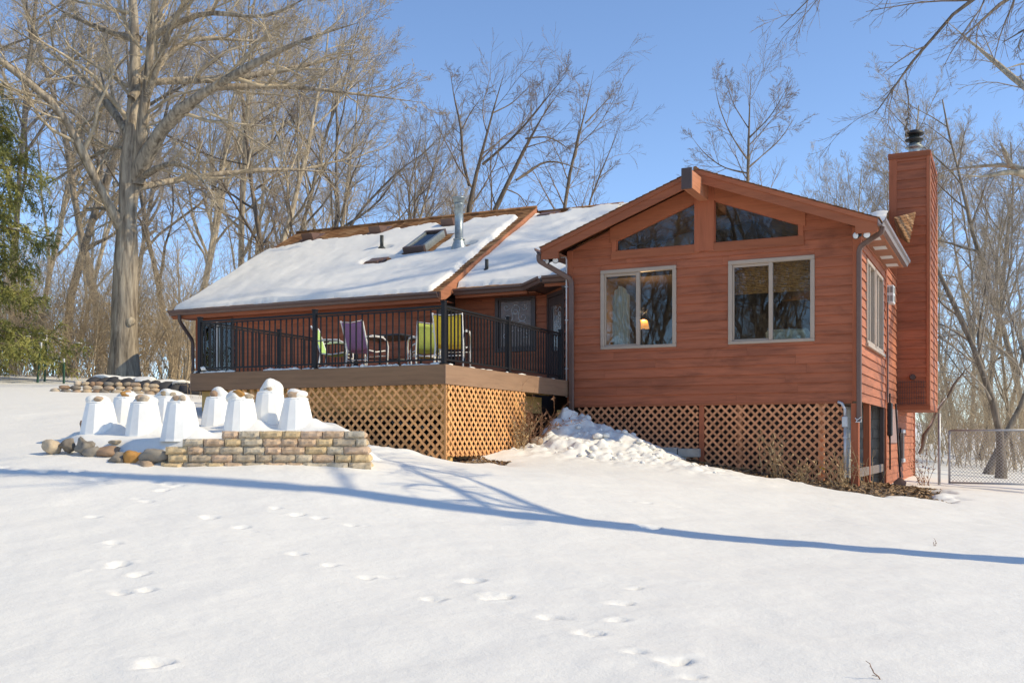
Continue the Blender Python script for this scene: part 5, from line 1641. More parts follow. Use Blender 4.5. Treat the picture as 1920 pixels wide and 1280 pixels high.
MB().tube([(G2.x, G2.y, zg(G2) + 1.22), (G3.x, G3.y, zg(G2) + 1.22)], .022, 8).build('rail', 'galv_fence', fence)
chain_panel(fence, G2, G3, zg(G2) + .02, zg(G2) + 1.20)
# green steel posts at the far left
for k, (x, y_, h, lean, lab) in enumerate(((-22.0, 18.3, 1.0, .13, 'taller leaning green steel post with white tip near the spruce'), (-21.35, 18.55, .62, .0, 'shorter upright green steel post with white tip near the spruce'), (-22.45, 18.9, 1.2, .05, 'thin green steel post with yellowed tip beside the spruce boughs'))):
    z = gz(x, y_)
    p = empty('steel_post', (x, y_, z), lab, 'post', 'green steel posts left of the oak')
    MB().bar((0, 0, -.1), (lean * h, 0, h * .86), .05, .03, (0, 1, 0)).build('shaft', 'post_green', p, local=True)
    MB().bar((lean * h, 0, h * .86), (lean * h * 1.1, 0, h), .052, .032, (0, 1, 0)).build('tip', 'tape_white', p, local=True)

# ------------------------------------------------------------------ tools leaning on the side wall
def sz(x, y_): return max(soil_z(x, y_), gz(x, y_))
z = sz(-2.0, 22.9)
sh = empty('snow_shovel', (-2.05, 22.6, z), 'dark long handled shovel leaning against the lower side wall', 'shovel')
MB().tube([(-2.05, 22.4, z + .22), (-2.30, 24.1, z + 1.75)], .02, 8).build('handle', 'black_metal', sh)
V = [(-2.16, 22.25, z - .05), (-1.95, 22.25, z - .04), (-1.93, 22.38, z + .12), (-2.18, 22.38, z + .12), (-2.06, 22.40, z + .10), (-2.06, 22.44, z + .22)]
mb = MB(); mb.prism([V[0], V[1], V[2], V[5], V[3]], (0, .018, 0)); mb.build('blade', 'brown_metal', sh)
br = empty('push_broom', (-2.30, 23.0, z), 'black handled push broom standing upright against the side wall', 'broom')
MB().tube([(-2.31, 23.05, z + .35), (-2.33, 23.2, z + 1.95)], .018, 8).build('handle', 'black_metal', br)
MB().bbox(-2.37, -2.27, 23.05, 23.2, z + 1.05, z + 1.75, .02).build('wrapped_cover', 'cast_black', br)
hk = empty('hose_hanger', (GX1 + .06, 25.6, 1.4), 'dark bracket hanging on the lit lower siding', 'bracket')
MB().bbox(GX1 + .03, GX1 + .12, 25.75, 26.05, 1.15, 1.85, .02).build('plate', 'dark_frame', hk)
for z_ in (1.1, 1.78): MB().bbox(GX1 + .03, GX1 + .14, 25.6, 26.1, z_, z_ + .09, .01).build('clip', 'conduit', hk)
MB().tube([(GX1 + .08, 25.55, 1.0), (GX1 + .08, 25.5, 1.9)], .02, 8).build('rod', 'cast_black', hk)

# loose clods on the shovelled heap
sv.clear(); sfc.clear()
rr = random.Random(8); spots = []
while len(spots) < 70:
    x = rr.uniform(-8.6, -3.4); y_ = rr.uniform(16.1, 18.6)
    w = max(0, min(1, (x + 8.1) / .6)) * max(0, min(1, (-4.0 - x) / 2.5))
    if rr.random() > w: continue
    r_ = rr.choice((.025, .03, .04, .05, .07, .09)) * rr.uniform(.8, 1.2)
    spots.append((x, y_, gz(x, y_) + r_ * .25, r_, r_ * .9, r_ * .8))
add_clumps(spots, 12)
o = mesh_obj('snow_clods', np_mesh('snow_clods', np.array(sv), np.array(sfc), True), 'snow_chunky')
tag(o, 'loose snow clods on the shovelled heap before the sunroom', 'snow', kind='stuff')
# ------------------------------------------------------------------ trees
CR = np.array([math.cos(YAW), math.sin(YAW)]); CF = np.array([-math.sin(YAW), math.cos(YAW)])
def at(lat, dep):
    p = lat * CR + dep * CF
    return float(p[0]), float(p[1])
def unit(a):
    return a / np.maximum(np.linalg.norm(a, axis=-1, keepdims=True), 1e-9)
def resample(pts, K):
    pts = np.asarray(pts, float)
    d = np.concatenate([[0], np.cumsum(np.linalg.norm(np.diff(pts[:, :3], axis=0), axis=1))])
    t = np.linspace(0, d[-1], K)
    out_ = np.stack([np.interp(t, d, pts[:, i]) for i in range(pts.shape[1])], -1)
    # soften corners
    for _ in range(2):
        out_[1:-1] = out_[1:-1] * .5 + (out_[:-2] + out_[2:]) * .25
    return out_
def grow(P, R, m, t0, t1, lenf, ang, K, gnarl, trop, rng, taper=.25, rmax=.7, minr=.004, lenabs=None, flatten=0.0, rk=.02):
    N_, K0, _ = P.shape
    seg = np.linalg.norm(np.diff(P, axis=1), axis=2).sum(1)
    t = (np.arange(m) + rng.uniform(.1, .9, (N_, m))) / m
    t = t0 + (t1 - t0) * t
    f = t * (K0 - 1); i = np.clip(f.astype(int), 0, K0 - 2); fr = (f - i)[..., None]
    idx = np.arange(N_)[:, None]
    base = P[idx, i] * (1 - fr) + P[idx, i + 1] * fr
    T = unit(P[idx, i + 1] - P[idx, i])
    r0 = R[idx, i] * (1 - fr[..., 0]) + R[idx, i + 1] * fr[..., 0]
    rv = rng.normal(size=T.shape)
    rv[..., 2] *= (1 - flatten)
    perp = unit(rv - (rv * T).sum(-1, keepdims=True) * T)
    a = np.radians(ang) * rng.uniform(.65, 1.3, (N_, m))[..., None]
    d = unit(np.cos(a) * T + np.sin(a) * perp)
    L = (seg[:, None] if lenabs is None else lenabs) * lenf * (1 - .5 * (t - t0) / max(1e-6, (1 - t0))) * rng.uniform(.55, 1.25, (N_, m))
    M = N_ * m
    base = base.reshape(M, 3); d = d.reshape(M, 3); L = L.reshape(M); r0 = r0.reshape(M)
    rs = np.maximum(np.minimum(r0 * rmax, rk * L + .003), minr)
    P2 = np.empty((M, K, 3)); P2[:, 0] = base
    st = (L / (K - 1))[:, None]
    for k in range(1, K):
        P2[:, k] = P2[:, k - 1] + d * st
        d = unit(d + gnarl * rng.normal(size=d.shape) + np.array([0, 0, trop]))
    R2 = rs[:, None] * np.linspace(1, taper, K)[None, :]
    return P2, np.maximum(R2, minr * .75)
TRNG = np.random.default_rng(99)
def tubes(P, R, sides):
    N_, K, _ = P.shape
    T = np.empty_like(P)
    T[:, 1:-1] = P[:, 2:] - P[:, :-2]; T[:, 0] = P[:, 1] - P[:, 0]; T[:, -1] = P[:, -1] - P[:, -2]
    T = unit(T)
    mean = unit(P[:, -1] - P[:, 0])
    ref = np.where(np.abs(mean[:, 2:3]) > .8, np.array([[1., 0, 0]]), np.array([[0, 0, 1.]]))[:, None, :]
    U = unit(np.cross(T, np.broadcast_to(ref, T.shape))); W = np.cross(T, U)
    a = np.arange(sides) * 2 * math.pi / sides
    RV = R[:, :, None, None] * np.ones((1, 1, sides, 1))
    if sides >= 6:
        RV = RV * (1 + .10 * TRNG.normal(size=(N_, K, 1, 1)) + .05 * TRNG.normal(size=(N_, K, sides, 1)))
    V = P[:, :, None, :] + RV * (np.cos(a)[None, None, :, None] * U[:, :, None, :] + np.sin(a)[None, None, :, None] * W[:, :, None, :])
    ids = np.arange(N_ * K * sides).reshape(N_, K, sides)
    nx_ = np.roll(ids, -1, axis=2)
    Q = np.stack([ids[:, :-1], nx_[:, :-1], nx_[:, 1:], ids[:, 1:]], -1).reshape(-1, 4)
    return V.reshape(-1, 3), Q
def join_tubes(levels):
    Vs = []; Qs = []; n = 0
    for P, R, s in levels:
        if len(P) == 0: continue
        V, Q = tubes(P, R, s)
        Vs.append(V); Qs.append(Q + n); n += len(V)
    return np.concatenate(Vs), np.concatenate(Qs)
def tree_thing(name, loc, trunk_levels, crown_levels, bark, twig, label, group=None, rz=0.0):
    t = empty(name, loc, label, 'tree', group, rz=rz)
    V, Q = join_tubes(trunk_levels)
    mesh_obj('trunk', np_mesh('trunk', V, Q, True), bark, t)
    V, Q = join_tubes(crown_levels)
    mesh_obj('crown', np_mesh('crown', V, Q, True), twig, t)
    return t
def generic_tree(H, r, seed, spread=40, nl=13, low=.28, m2=9, m3=8, m4=5, trop=.05, lean=0.0, lim=.42, gn=.13):
    rng = np.random.default_rng(seed)
    K = 12
    d = unit(np.array([lean * math.cos(seed), lean * math.sin(seed), 1.0]))
    P = np.zeros((1, K, 3)); p = np.array([0, 0, -.3])
    for k in range(K):
        P[0, k] = p
        p = p + d * (H + .3) / (K - 1)
        d = unit(d + rng.normal(size=3) * .07 + np.array([0, 0, .04]))
    R = (r * .72 * np.linspace(1, .12, K) ** .8)[None]
    R[0, 0] *= 1.25
    P1, R1 = grow(P, R, nl, low, .97, lim, spread, 9, gn, trop, rng, .22, .62)
    R1[:, -2:] *= np.array([.8, .5])
    P2, R2 = grow(P1, R1, m2 + 2, .18, 1.0, .40, 36, 6, gn * .8, trop, rng, .3, .6, rk=.012)
    P3, R3 = grow(P2, R2, m3 + 2, .12, 1.0, .48, 34, 4, gn * .8, trop * .6, rng, .4, .7, rk=.009)
    lv = [(P2, R2, 4), (P3, R3, 3)]
    if m4:
        P4, R4 = grow(P3, R3, m4 + 1, .12, 1.0, .60, 34, 3, gn * .8, trop * .5, rng, .5, .8, .0045, rk=.008)
        lv.append((P4, R4, 3))
    return [(P, R, 9), (P1, R1, 6)], lv

# --- the big oak at the left, its main limbs as they grow in the photograph
OD = 27.0
OS = 1950.0 / OD
ox, oy = at((235 - 960) / 1950 * OD, OD)
oak_z = gz(ox, oy)
def opt(px, py, w): return ((px - 235) / OS, w, (715 - py) / OS)
def limb(pts, K=11):
    """pts: (px, py, depth offset, radius)"""
    a = resample([(*opt(p[0], p[1], p[2]), p[3]) for p in pts], K)
    return a[:, :3], a[:, 3]
OAK = [
    [(232, 735, 0, .46), (234, 700, 0, .34), (233, 560, 0, .30), (237, 430, 0, .28), (243, 330, 0, .26), (248, 230, 0.1, .20), (250, 120, .3, .16), (243, 20, .4, .12), (228, -120, .5, .07)],
    [(258, 340, 0, .17), (270, 250, -.2, .15), (288, 150, -.4, .12), (300, 60, -.6, .09), (325, -90, -.8, .05)],
    [(255, 330, 0, .20), (285, 275, -.3, .17), (340, 225, -.8, .145), (400, 200, -1.2, .125), (450, 187, -1.5, .11), (520, 160, -2.0, .09), (600, 135, -2.4, .06), (700, 120, -2.8, .025)],
    [(430, 192, -1.3, .08), (500, 178, -1.0, .065), (580, 175, -.6, .045), (700, 180, -.2, .025), (810, 190, 0, .01)],
    [(262, 150, 0, .12), (330, 133, .5, .10), (400, 120, 1.0, .085), (500, 88, 1.6, .065), (570, 60, 2.0, .045), (660, 25, 2.4, .02)],
    [(234, 430, 0, .15), (205, 372, -.4, .13), (178, 302, -.8, .115), (165, 240, -1.1, .10), (148, 208, -1.3, .09), (100, 185, -1.6, .075), (60, 160, -1.9, .06), (20, 118, -2.2, .045), (-30, 40, -2.6, .02)],
    [(240, 250, 0, .11), (198, 190, .5, .09), (160, 140, .9, .08), (121, 108, 1.2, .07), (60, 60, 1.6, .055), (0, 18, 2.0, .04), (-80, -30, 2.4, .02)],
    [(268, 327, 0, .085), (300, 322, -.5, .065), (345, 318, -1.0, .055), (385, 330, -1.4, .045), (420, 365, -1.7, .03), (450, 415, -2.0, .012)],
    [(246, 180, 0, .10), (300, 60, .9, .08), (345, 20, 1.3, .06), (430, 28, 1.8, .045), (520, 5, 2.2, .02)],
    [(244, 290, 0, .08), (215, 250, 1.0, .06), (150, 235, 1.8, .05), (60, 260, 2.6, .035), (-40, 300, 3.2, .015)],
    [(250, 60, .3, .09), (180, 30, .9, .07), (100, -10, 1.4, .05), (20, -60, 1.8, .02)],
    [(280, 200, -.3, .08), (360, 60, -1.4, .065), (450, -20, -2.0, .05), (560, -80, -2.4, .02)],
    [(300, 80, -.6, .08), (420, 60, -1.6, .06), (540, 105, -2.4, .045), (640, 70, -3.0, .02)],
    [(246, 350, 0, .09), (330, 300, 1.4, .07), (420, 270, 2.4, .055), (520, 250, 3.2, .035), (620, 255, 3.8, .012)],
    [(236, 400, 0, .07), (180, 370, 1.2, .05), (110, 350, 2.0, .035), (40, 370, 2.6, .012)],
]
LP = [limb(p) for p in OAK]
P1 = np.stack([a for a, b in LP]); R1 = np.stack([b for a, b in LP])
R1[1:] *= 1.08; R1[1:, -3:] *= np.array([.8, .6, .3])
rng = np.random.default_rng(5)
PL, RL = P1[1:], R1[1:]
Pt, Rt = P1[:1], R1[:1]
A2, B2 = grow(PL, RL, 13, .18, .99, .34, 48, 8, .16, .05, rng, .25, .62)
A2b, B2b = grow(Pt, Rt, 12, .55, .99, .30, 55, 8, .16, .05, rng, .25, .5)
A2 = np.concatenate([A2, A2b]); B2 = np.concatenate([B2, B2b])
A3, B3 = grow(A2, B2, 9, .15, 1.0, .45, 42, 5, .15, .03, rng, .3, .6, .005, rk=.011)
A4, B4 = grow(A3, B3, 7, .12, 1.0, .52, 40, 4, .15, .02, rng, .45, .7, .0045, rk=.009)
A5, B5 = grow(A4, B4, 2, .2, 1.0, .6, 36, 3, .12, .0, rng, .5, .8, .004, rk=.008)
Pt2 = Pt
oak = tree_thing('oak_tree', (ox, oy, oak_z), [(Pt, Rt, 14), (PL, RL, 8)], [(A2, B2, 5), (A3, B3, 3), (A4, B4, 3), (A5, B5, 3)], 'oak_bark', 'oak_twig',
                 'huge bare oak with wide spreading limbs left of the house', rz=YAW)
# knots on the trunk
for (px, py, r_) in ((250, 600, .12), (222, 345, .08)):
    a = opt(px, py, -.22)
    k = mesh_obj('knot', blob_mesh('knot', r_, r_ * .8, r_ * 1.1, 12, 3, .2, False), 'oak_bark', oak)
    k.location = a

# --- woods behind: a few tree forms, copied
BARKS = [('wood_bark', 'wood_twig'), ('oak_bark', 'oak_twig'), ('pale_bark', 'pale_twig'), ('dark_bark', 'dark_twig')]
FORMS = [generic_tree(16, .20, 1, 36, 14, .30, 9, 7, 4, .06), generic_tree(17, .24, 2, 44, 12, .25, 10, 7, 4, .05, .12), generic_tree(15, .16, 3, 32, 15, .22, 8, 7, 4, .09),
         generic_tree(18, .27, 4, 48, 13, .35, 10, 7, 4, .03, .15), generic_tree(14, .13, 6, 30, 14, .18, 8, 7, 4, .12, .1), generic_tree(16, .19, 8, 52, 13, .20, 9, 7, 4, .02, .25)]
FH = [16, 17, 15, 18, 14, 16]
PROTO = {}
def wood_tree(px, dep, top, form, pal, label, group, rz=None, name='bare_tree'):
    x, y_ = at((px - 960) / 1950 * dep, dep)
    z = gz(x, y_)
    H = 1.6 + (826 - top) / 1950 * dep - z
    bark, twig = BARKS[pal]
    if form not in PROTO:
        t = tree_thing(name, (0, 0, 0), FORMS[form][0], FORMS[form][1], bark, twig, label, group)
        PROTO[form] = t
    else:
        t = copy_tree(PROTO[form])
        t['label'] = label
        if group: t['group'] = group
        elif 'group' in t: del t['group']
    for c in t.children:
        c.material_slots[0].link = 'OBJECT'
        c.material_slots[0].material = MATS[bark if c.name.startswith('trunk') else twig]
    s = H / FH[form]
    t.name = name
    t.location = (x, y_, z)
    t.scale = (s * random.uniform(.9, 1.1), s * random.uniform(.9, 1.1), s)
    t.rotation_euler = (0, 0, random.uniform(0, 6.28) if rz is None else rz)
    return t
GL = 'bare trees in the woods behind the left roof and oak'
LBL = ['bare grey tree in the dense woods left of the oak trunk', 'bare grey tree in the woods between the oak trunk and the roof end', 'bare grey tree in the woods rising behind the snowy left ridge']
for px, dep, top, form, pal in [(25, 42, -160, 0, 0), (70, 50, -120, 2, 1), (118, 38, -180, 1, 0), (196, 46, -140, 3, 0), (330, 40, -80, 5, 0), (372, 58, -20, 0, 1),
                                (452, 52, 0, 1, 1), (520, 56, 40, 2, 0), (610, 54, 120, 0, 1), (715, 48, 215, 2, 1), (768, 54, 270, 0, 0), (812, 60, 310, 4, 1),
                                (240, 62, 0, 0, 0), (345, 66, 40, 3, 1), (640, 64, 190, 1, 1), (-40, 45, -150, 3, 0), (850, 66, 340, 2, 0), (920, 70, 330, 4, 0), (480, 70, 60, 4, 1), (140, 70, 60, 2, 1)]:
    wood_tree(px, dep, top, form, pal, LBL[0 if px < 220 else 1 if px < 480 else 2], GL)
wood_tree(487, 39, -40, 1, 1, 'stout bare tree rising behind the left end of the snowy ridge', None)
wood_tree(545, 41, 10, 5, 3, 'dark leaning bare tree behind the ridge left of the first roof vent', None)
wood_tree(590, 43, 70, 3, 0, 'thick trunked bare tree directly behind the first roof vent', None)
wood_tree(742, 41, 235, 5, 3, 'dark bare tree leaning right behind the ridge between vents', None)
wood_tree(1545, 62, 285, 2, 2, 'small pale bare tree behind the right slope of the sunroom gable', None)
wood_tree(1588, 58, 300, 4, 0, 'slender bare tree between the small pale tree and the chimney', None)
wood_tree(1648, 50, 235, 2, 2, 'pale sunlit bushy tree immediately left of the chimney', None)
GR = 'bare trees in the woods right of the chimney'
for px, dep, top, form, pal in [(1745, 55, 210, 0, 1), (1790, 62, 300, 2, 0), (1815, 48, 260, 4, 1), (1850, 56, 240, 0, 0), (1885, 44, 210, 2, 1), (1925, 50, 170, 1, 0), (1970, 40, 120, 3, 1), (1760, 70, 340, 4, 0), (1865, 70, 300, 5, 1), (1835, 40, 330, 5, 0), (1905, 36, 380, 4, 1)]:
    wood_tree(px, dep, top, form, pal, 'bare tree in the woods to the right of the chimney', GR)
GB = 'bare trees behind the photographer mirrored in the windows'
for k, (x, y_, form, pal, s) in enumerate([(-6, -10, 1, 3, 1.0), (-10, -14, 3, 3, .9), (-14, -9, 5, 0, .9), (-18, -16, 0, 3, 1.0), (-8, -20, 2, 3, 1.1), (-22, -12, 1, 0, 1.0), (-3, -16, 5, 3, .8), (-12, -24, 3, 0, 1.1), (2, -12, 0, 3, .9), (-26, -20, 5, 0, 1.0), (-16, -28, 1, 3, 1.2), (-9, -7, 2, 0, .8), (-13, -18, 4, 0, 1.0), (-17, -5, 0, 0, .8), (-20, -24, 2, 3, 1.1), (-11, -30, 5, 0, 1.2), (-7, -27, 0, 3, 1.2), (-23, -30, 3, 0, 1.2), (-15, -36, 4, 3, 1.3), (-5, -34, 1, 0, 1.2), (-20, -8, 4, 0, .9), (-10, -38, 0, 0, 1.3)]):
    t = wood_tree(960, 40, 0, form, pal, 'bare tree behind the camera reflected in the sunroom windows', GB)
    t.location = (x, y_, gz(x, y_)); t.scale = (s, s, s)

# --- trees with a shape of their own, behind the roofs
def shaped_tree(name, dep, base_px, limbs, label, bark, twig, seed, m=(7, 6, 5), lenf=(.30, .42, .5), trop=.06, zoff=-6.0, extra=0):
    s = 1950.0 / dep
    x, y_ = at((base_px[0] - 960) / 1950 * dep, dep)
    z0 = gz(x, y_)
    zb = 1.6 + (826 - base_px[1]) / 1950 * dep - z0        # height of the first traced point over the ground
    A = []; B_ = []
    for i, l in enumerate(limbs):
        pts = [((p[0] - base_px[0]) / s, p[2], zb + (base_px[1] - p[1]) / s, p[3]) for p in l]
        if i == 0:
            pts = [(pts[0][0] - .15, pts[0][1], -.4, pts[0][3] * 1.7)] + pts
        a = resample(pts, 11); A.append(a[:, :3]); B_.append(a[:, 3] * .62)
    P = np.stack(A); R = np.stack(B_); rng = np.random.default_rng(seed)
    R[:, -3:] *= np.array([.9, .7, .4])
    a2, b2 = grow(P, R, m[0] + 7, .28, 1.0, lenf[0] * 1.2, 40, 8, .10, trop * .5, rng, .2, .5, rk=.010)
    Ls = np.linalg.norm(np.diff(P, axis=1), axis=2).sum(1); Ls[0] *= .6
    kp = rng.uniform(size=len(a2)) < np.repeat(np.clip(Ls / (Ls.max() * .75), .25, 1), m[0] + 7)
    a2, b2 = a2[kp], b2[kp]
    ln = np.clip(1.0 / np.sqrt(np.repeat(np.clip(Ls / (Ls.max() * .75), .25, 1), m[0] + 7)[kp]), 1, 1.7)[:, None, None]
    a2 = a2[:, :1] + (a2 - a2[:, :1]) * ln
    a3, b3 = grow(a2, b2, m[1] + 3, .12, 1.0, lenf[1] * 1.2, 38, 5, .10, trop * .4, rng, .3, .7, .006, rk=.008)
    a4, b4 = grow(a3, b3, m[2] + 1, .12, 1.0, lenf[2] * 1.2, 36, 3, .09, trop * .3, rng, .5, .8, .0055, rk=.007)
    return tree_thing(name, (x, y_, z0), [(P, R, 8)], [(a2, b2, 4), (a3, b3, 3), (a4, b4, 3)], bark, twig, label, None, YAW)
shaped_tree('forked_tree', 45, (872, 400), [
    [(872, 400, 0, .17), (880, 348, 0, .16), (905, 312, -.3, .12), (912, 262, -.4, .10), (922, 215, -.5, .08), (945, 150, -.7, .03)],
    [(880, 348, 0, .12), (864, 290, .4, .10), (866, 235, .5, .08), (850, 180, .6, .05), (842, 120, .7, .02)],
    [(905, 312, -.3, .10), (945, 285, -.8, .09), (985, 250, -1.2, .075), (1015, 215, -1.5, .05), (1060, 165, -1.8, .02)],
    [(866, 235, .5, .06), (880, 200, .9, .045), (905, 160, 1.2, .02)], [(922, 220, -.5, .05), (960, 195, 0, .04), (1000, 150, .3, .015)]],
    'bare tree forking into curved stems right of the metal flue', 'dark_bark', 'dark_twig', 31, (7, 6, 5), (.28, .42, .5))
shaped_tree('leaning_tree', 43, (905, 402), [
    [(905, 402, 0, .22), (935, 370, 0, .19), (968, 338, 0, .14), (975, 305, -.2, .12), (985, 265, -.4, .10), (1010, 222, -.6, .07), (1050, 180, -.8, .02)],
    [(968, 338, 0, .10), (1000, 312, .5, .085), (1020, 290, .8, .07), (1060, 293, 1.0, .05), (1105, 310, 1.2, .02)],
    [(985, 265, -.4, .06), (1030, 258, -.2, .05), (1075, 285, 0, .02)], [(950, 355, 0, .05), (975, 362, .3, .04), (992, 388, .5, .02)]],
    'dark bare tree leaning right behind the end of the left ridge', 'dark_bark', 'dark_twig', 32, (6, 6, 5), (.24, .42, .5))
shaped_tree('slender_tree', 47, (1055, 392), [
    [(1055, 392, 0, .14), (1060, 335, 0, .12), (1078, 280, -.2, .10), (1097, 230, -.3, .08), (1105, 190, -.4, .05), (1112, 140, -.5, .02)],
    [(1097, 235, -.3, .06), (1130, 195, .2, .04), (1160, 160, .5, .015)], [(1078, 280, -.2, .05), (1090, 220, .4, .03), (1088, 160, .6, .012)]],
    'slender upright bare tree behind the right hand ridge', 'dark_bark', 'dark_twig', 33, (8, 6, 5), (.26, .42, .5))
shaped_tree('slender_tree', 50, (1092, 388), [
    [(1092, 388, 0, .09), (1105, 360, 0, .085), (1122, 335, 0, .07), (1145, 290, 0, .05), (1158, 255, 0, .035), (1170, 215, 0, .012)], [(1122, 335, 0, .05), (1145, 315, .3, .03), (1162, 300, .5, .012)]],
    'thin curved bare tree just left of the sunroom gable', 'dark_bark', 'dark_twig', 34, (7, 5, 4), (.24, .42, .5))
shaped_tree('lone_tree', 44, (1402, 330), [
    [(1402, 330, 0, .12), (1403, 280, 0, .10), (1404, 220, 0, .075), (1407, 170, 0, .05), (1408, 135, 0, .015)],
    [(1403, 315, 0, .06), (1430, 290, .4, .05), (1475, 250, .8, .035), (1505, 200, 1.0, .012)], [(1402, 300, 0, .06), (1365, 260, -.5, .045), (1340, 210, -.8, .03), (1330, 165, -1.0, .01)],
    [(1402, 325, 0, .06), (1360, 310, .5, .045), (1325, 275, .9, .03), (1300, 235, 1.1, .01)], [(1404, 260, 0, .05), (1440, 225, -.6, .035), (1470, 170, -.9, .012)], [(1403, 240, 0, .05), (1380, 190, .5, .03), (1368, 140, .8, .01)]],
    'lone bare tree spreading evenly behind the sunroom gable', 'dark_bark', 'dark_twig', 35, (8, 6, 5), (.26, .42, .5))

# --- woods at the right, nearer trees
shaped_tree('leaning_tree', 30, (1885, 815), [
    [(1885, 815, 0, .17), (1868, 770, 0, .16), (1845, 700, 0, .14), (1810, 610, 0, .12), (1772, 535, 0, .10), (1735, 460, 0, .08), (1700, 380, 0, .04)],
    [(1845, 690, 0, .08), (1842, 640, .4, .07), (1862, 560, .6, .05), (1880, 470, .8, .02)], [(1800, 595, 0, .05), (1770, 560, .5, .03), (1790, 480, .8, .02)]],
    'bare tree leaning left over the fence beside the chimney', 'wood_bark', 'wood_twig', 36, (8, 7, 5), (.3, .42, .5))
shaped_tree('pale_tree', 32, (1852, 885), [
    [(1852, 885, 0, .19), (1872, 835, 0, .18), (1900, 790, 0, .16), (1935, 730, 0, .14), (1965, 620, .2, .11), (1975, 500, .3, .08), (1960, 380, .4, .03)], [(1935, 730, 0, .09), (1925, 640, .4, .07), (1900, 540, .7, .02)]],
    'pale tree leaning right at the right edge behind the fence', 'wood_bark', 'wood_twig', 37, (8, 7, 5), (.3, .42, .5))
# off-frame tree whose limb reaches in right of the chimney, with hanging twigs
lx, ly = at((2040 - 960) / 1950 * 24.0, 24.0)
lz = gz(lx, ly)
S = 1950 / 24.0
def hpt(px, py, w): return ((px - 2040) / S, w, 1.6 + (826 - py) / S - lz)
LIMB = [[(2040, 950, 0, .34), (2040, 700, 0, .30), (2030, 450, 0, .26), (2045, 200, .2, .20), (2040, 0, .4, .15), (2050, -250, .4, .08)],
        [(2032, 420, 0, .16), (1960, 350, -.3, .13), (1905, 335, -.5, .11), (1860, 328, -.7, .085), (1825, 352, -.8, .06), (1795, 358, -.9, .045), (1745, 342, -1.0, .015)],
        [(1915, 335, -.5, .08), (1880, 310, -.2, .06), (1845, 312, .0, .045), (1800, 310, .2, .03), (1750, 325, .4, .01)],
        [(1880, 320, -.4, .07), (1862, 290, -.5, .05), (1855, 275, -.5, .03)], [(2035, 300, 0, .13), (1990, 200, -.6, .10), (1930, 150, -1.0, .07), (1870, 150, -1.3, .04), (1800, 185, -1.5, .012)],
        [(2040, 100, .2, .14), (1980, -40, -.8, .10), (1900, -120, -1.4, .07), (1800, -150, -1.8, .03)], [(2040, 200, .2, .14), (2100, 60, 1.2, .10), (2160, -60, 2.0, .04)],
        [(2040, 250, .2, .14), (2000, 120, 1.8, .10), (1960, 0, 3.2, .06), (1900, -100, 4.0, .02)], [(2040, -50, .4, .10), (1960, -200, 1.0, .07), (1880, -300, 1.4, .03)]]
A = []; B_ = []
for l in LIMB:
    a = resample([(*hpt(p[0], p[1], p[2]), p[3]) for p in l], 11); A.append(a[:, :3]); B_.append(a[:, 3])
P = np.stack(A); R = np.stack(B_); rng = np.random.default_rng(44)
R[1:] *= .8; R[1:, -4:] *= np.array([.85, .65, .4, .15])
a2, b2 = grow(P[1:], R[1:], 10, .2, .99, .34, 50, 8, .10, -.08, rng, .25, .6, rk=.009)
a3, b3 = grow(a2, b2, 7, .15, .99, .45, 34, 6, .10, -.08, rng, .3, .6, .005, rk=.007)
a4, b4 = grow(a3, b3, 4, .15, 1.0, .5, 34, 4, .10, -.05, rng, .45, .7, .004, rk=.006)
tree_thing('limb_tree', (lx, ly, lz), [(P, R, 8)], [(a2, b2, 4), (a3, b3, 3), (a4, b4, 3)], 'pale_bark', 'wood_twig', 'tree outside the right edge sending a pale drooping limb towards the chimney', None, YAW)
# broken limb with snow lying against the fence
fb = empty('fallen_limb', (*at((1730 - 960) / 1950 * 27, 27.0), .6), 'snow dusted fallen limb propped up beside the chimney', 'branch')
a = [at((px - 960) / 1950 * 27, 27.0) for px in (1724, 1752, 1775, 1795, 1812)]
zz = [1.6 + (826 - py) / 1950 * 27 for py in (850, 790, 748, 715, 690)]
fp_ = resample([(p[0], p[1], z, r_) for p, z, r_ in zip(a, zz, (.055, .05, .042, .034, .012))], 10)
rng = np.random.default_rng(47)
fp_[1:-1, :3] += rng.normal(size=(8, 3)) * .05
o_ = np.array(fb.location)
PF, RF = (fp_[:, :3] - o_)[None], fp_[:, 3][None]
t2, u2 = grow(PF, RF, 9, .3, 1.0, .35, 45, 6, .14, .03, rng, .3, .5, rk=.010)
t3, u3 = grow(t2, u2, 5, .15, 1.0, .5, 40, 4, .12, .02, rng, .4, .6, .005, rk=.008)
V, Q = join_tubes([(PF, RF, 8), (t2, u2, 4), (t3, u3, 3)])
mesh_obj('limb', np_mesh('limb', V, Q, True), 'wood_bark', fb)
MB().tube([tuple(q[:3] + np.array([-.01, -.01, .04])) for q in fp_[2:7]], [.006, .018, .012, .018, .006], 6).build('snow_line', 'snow_chunky', fb)

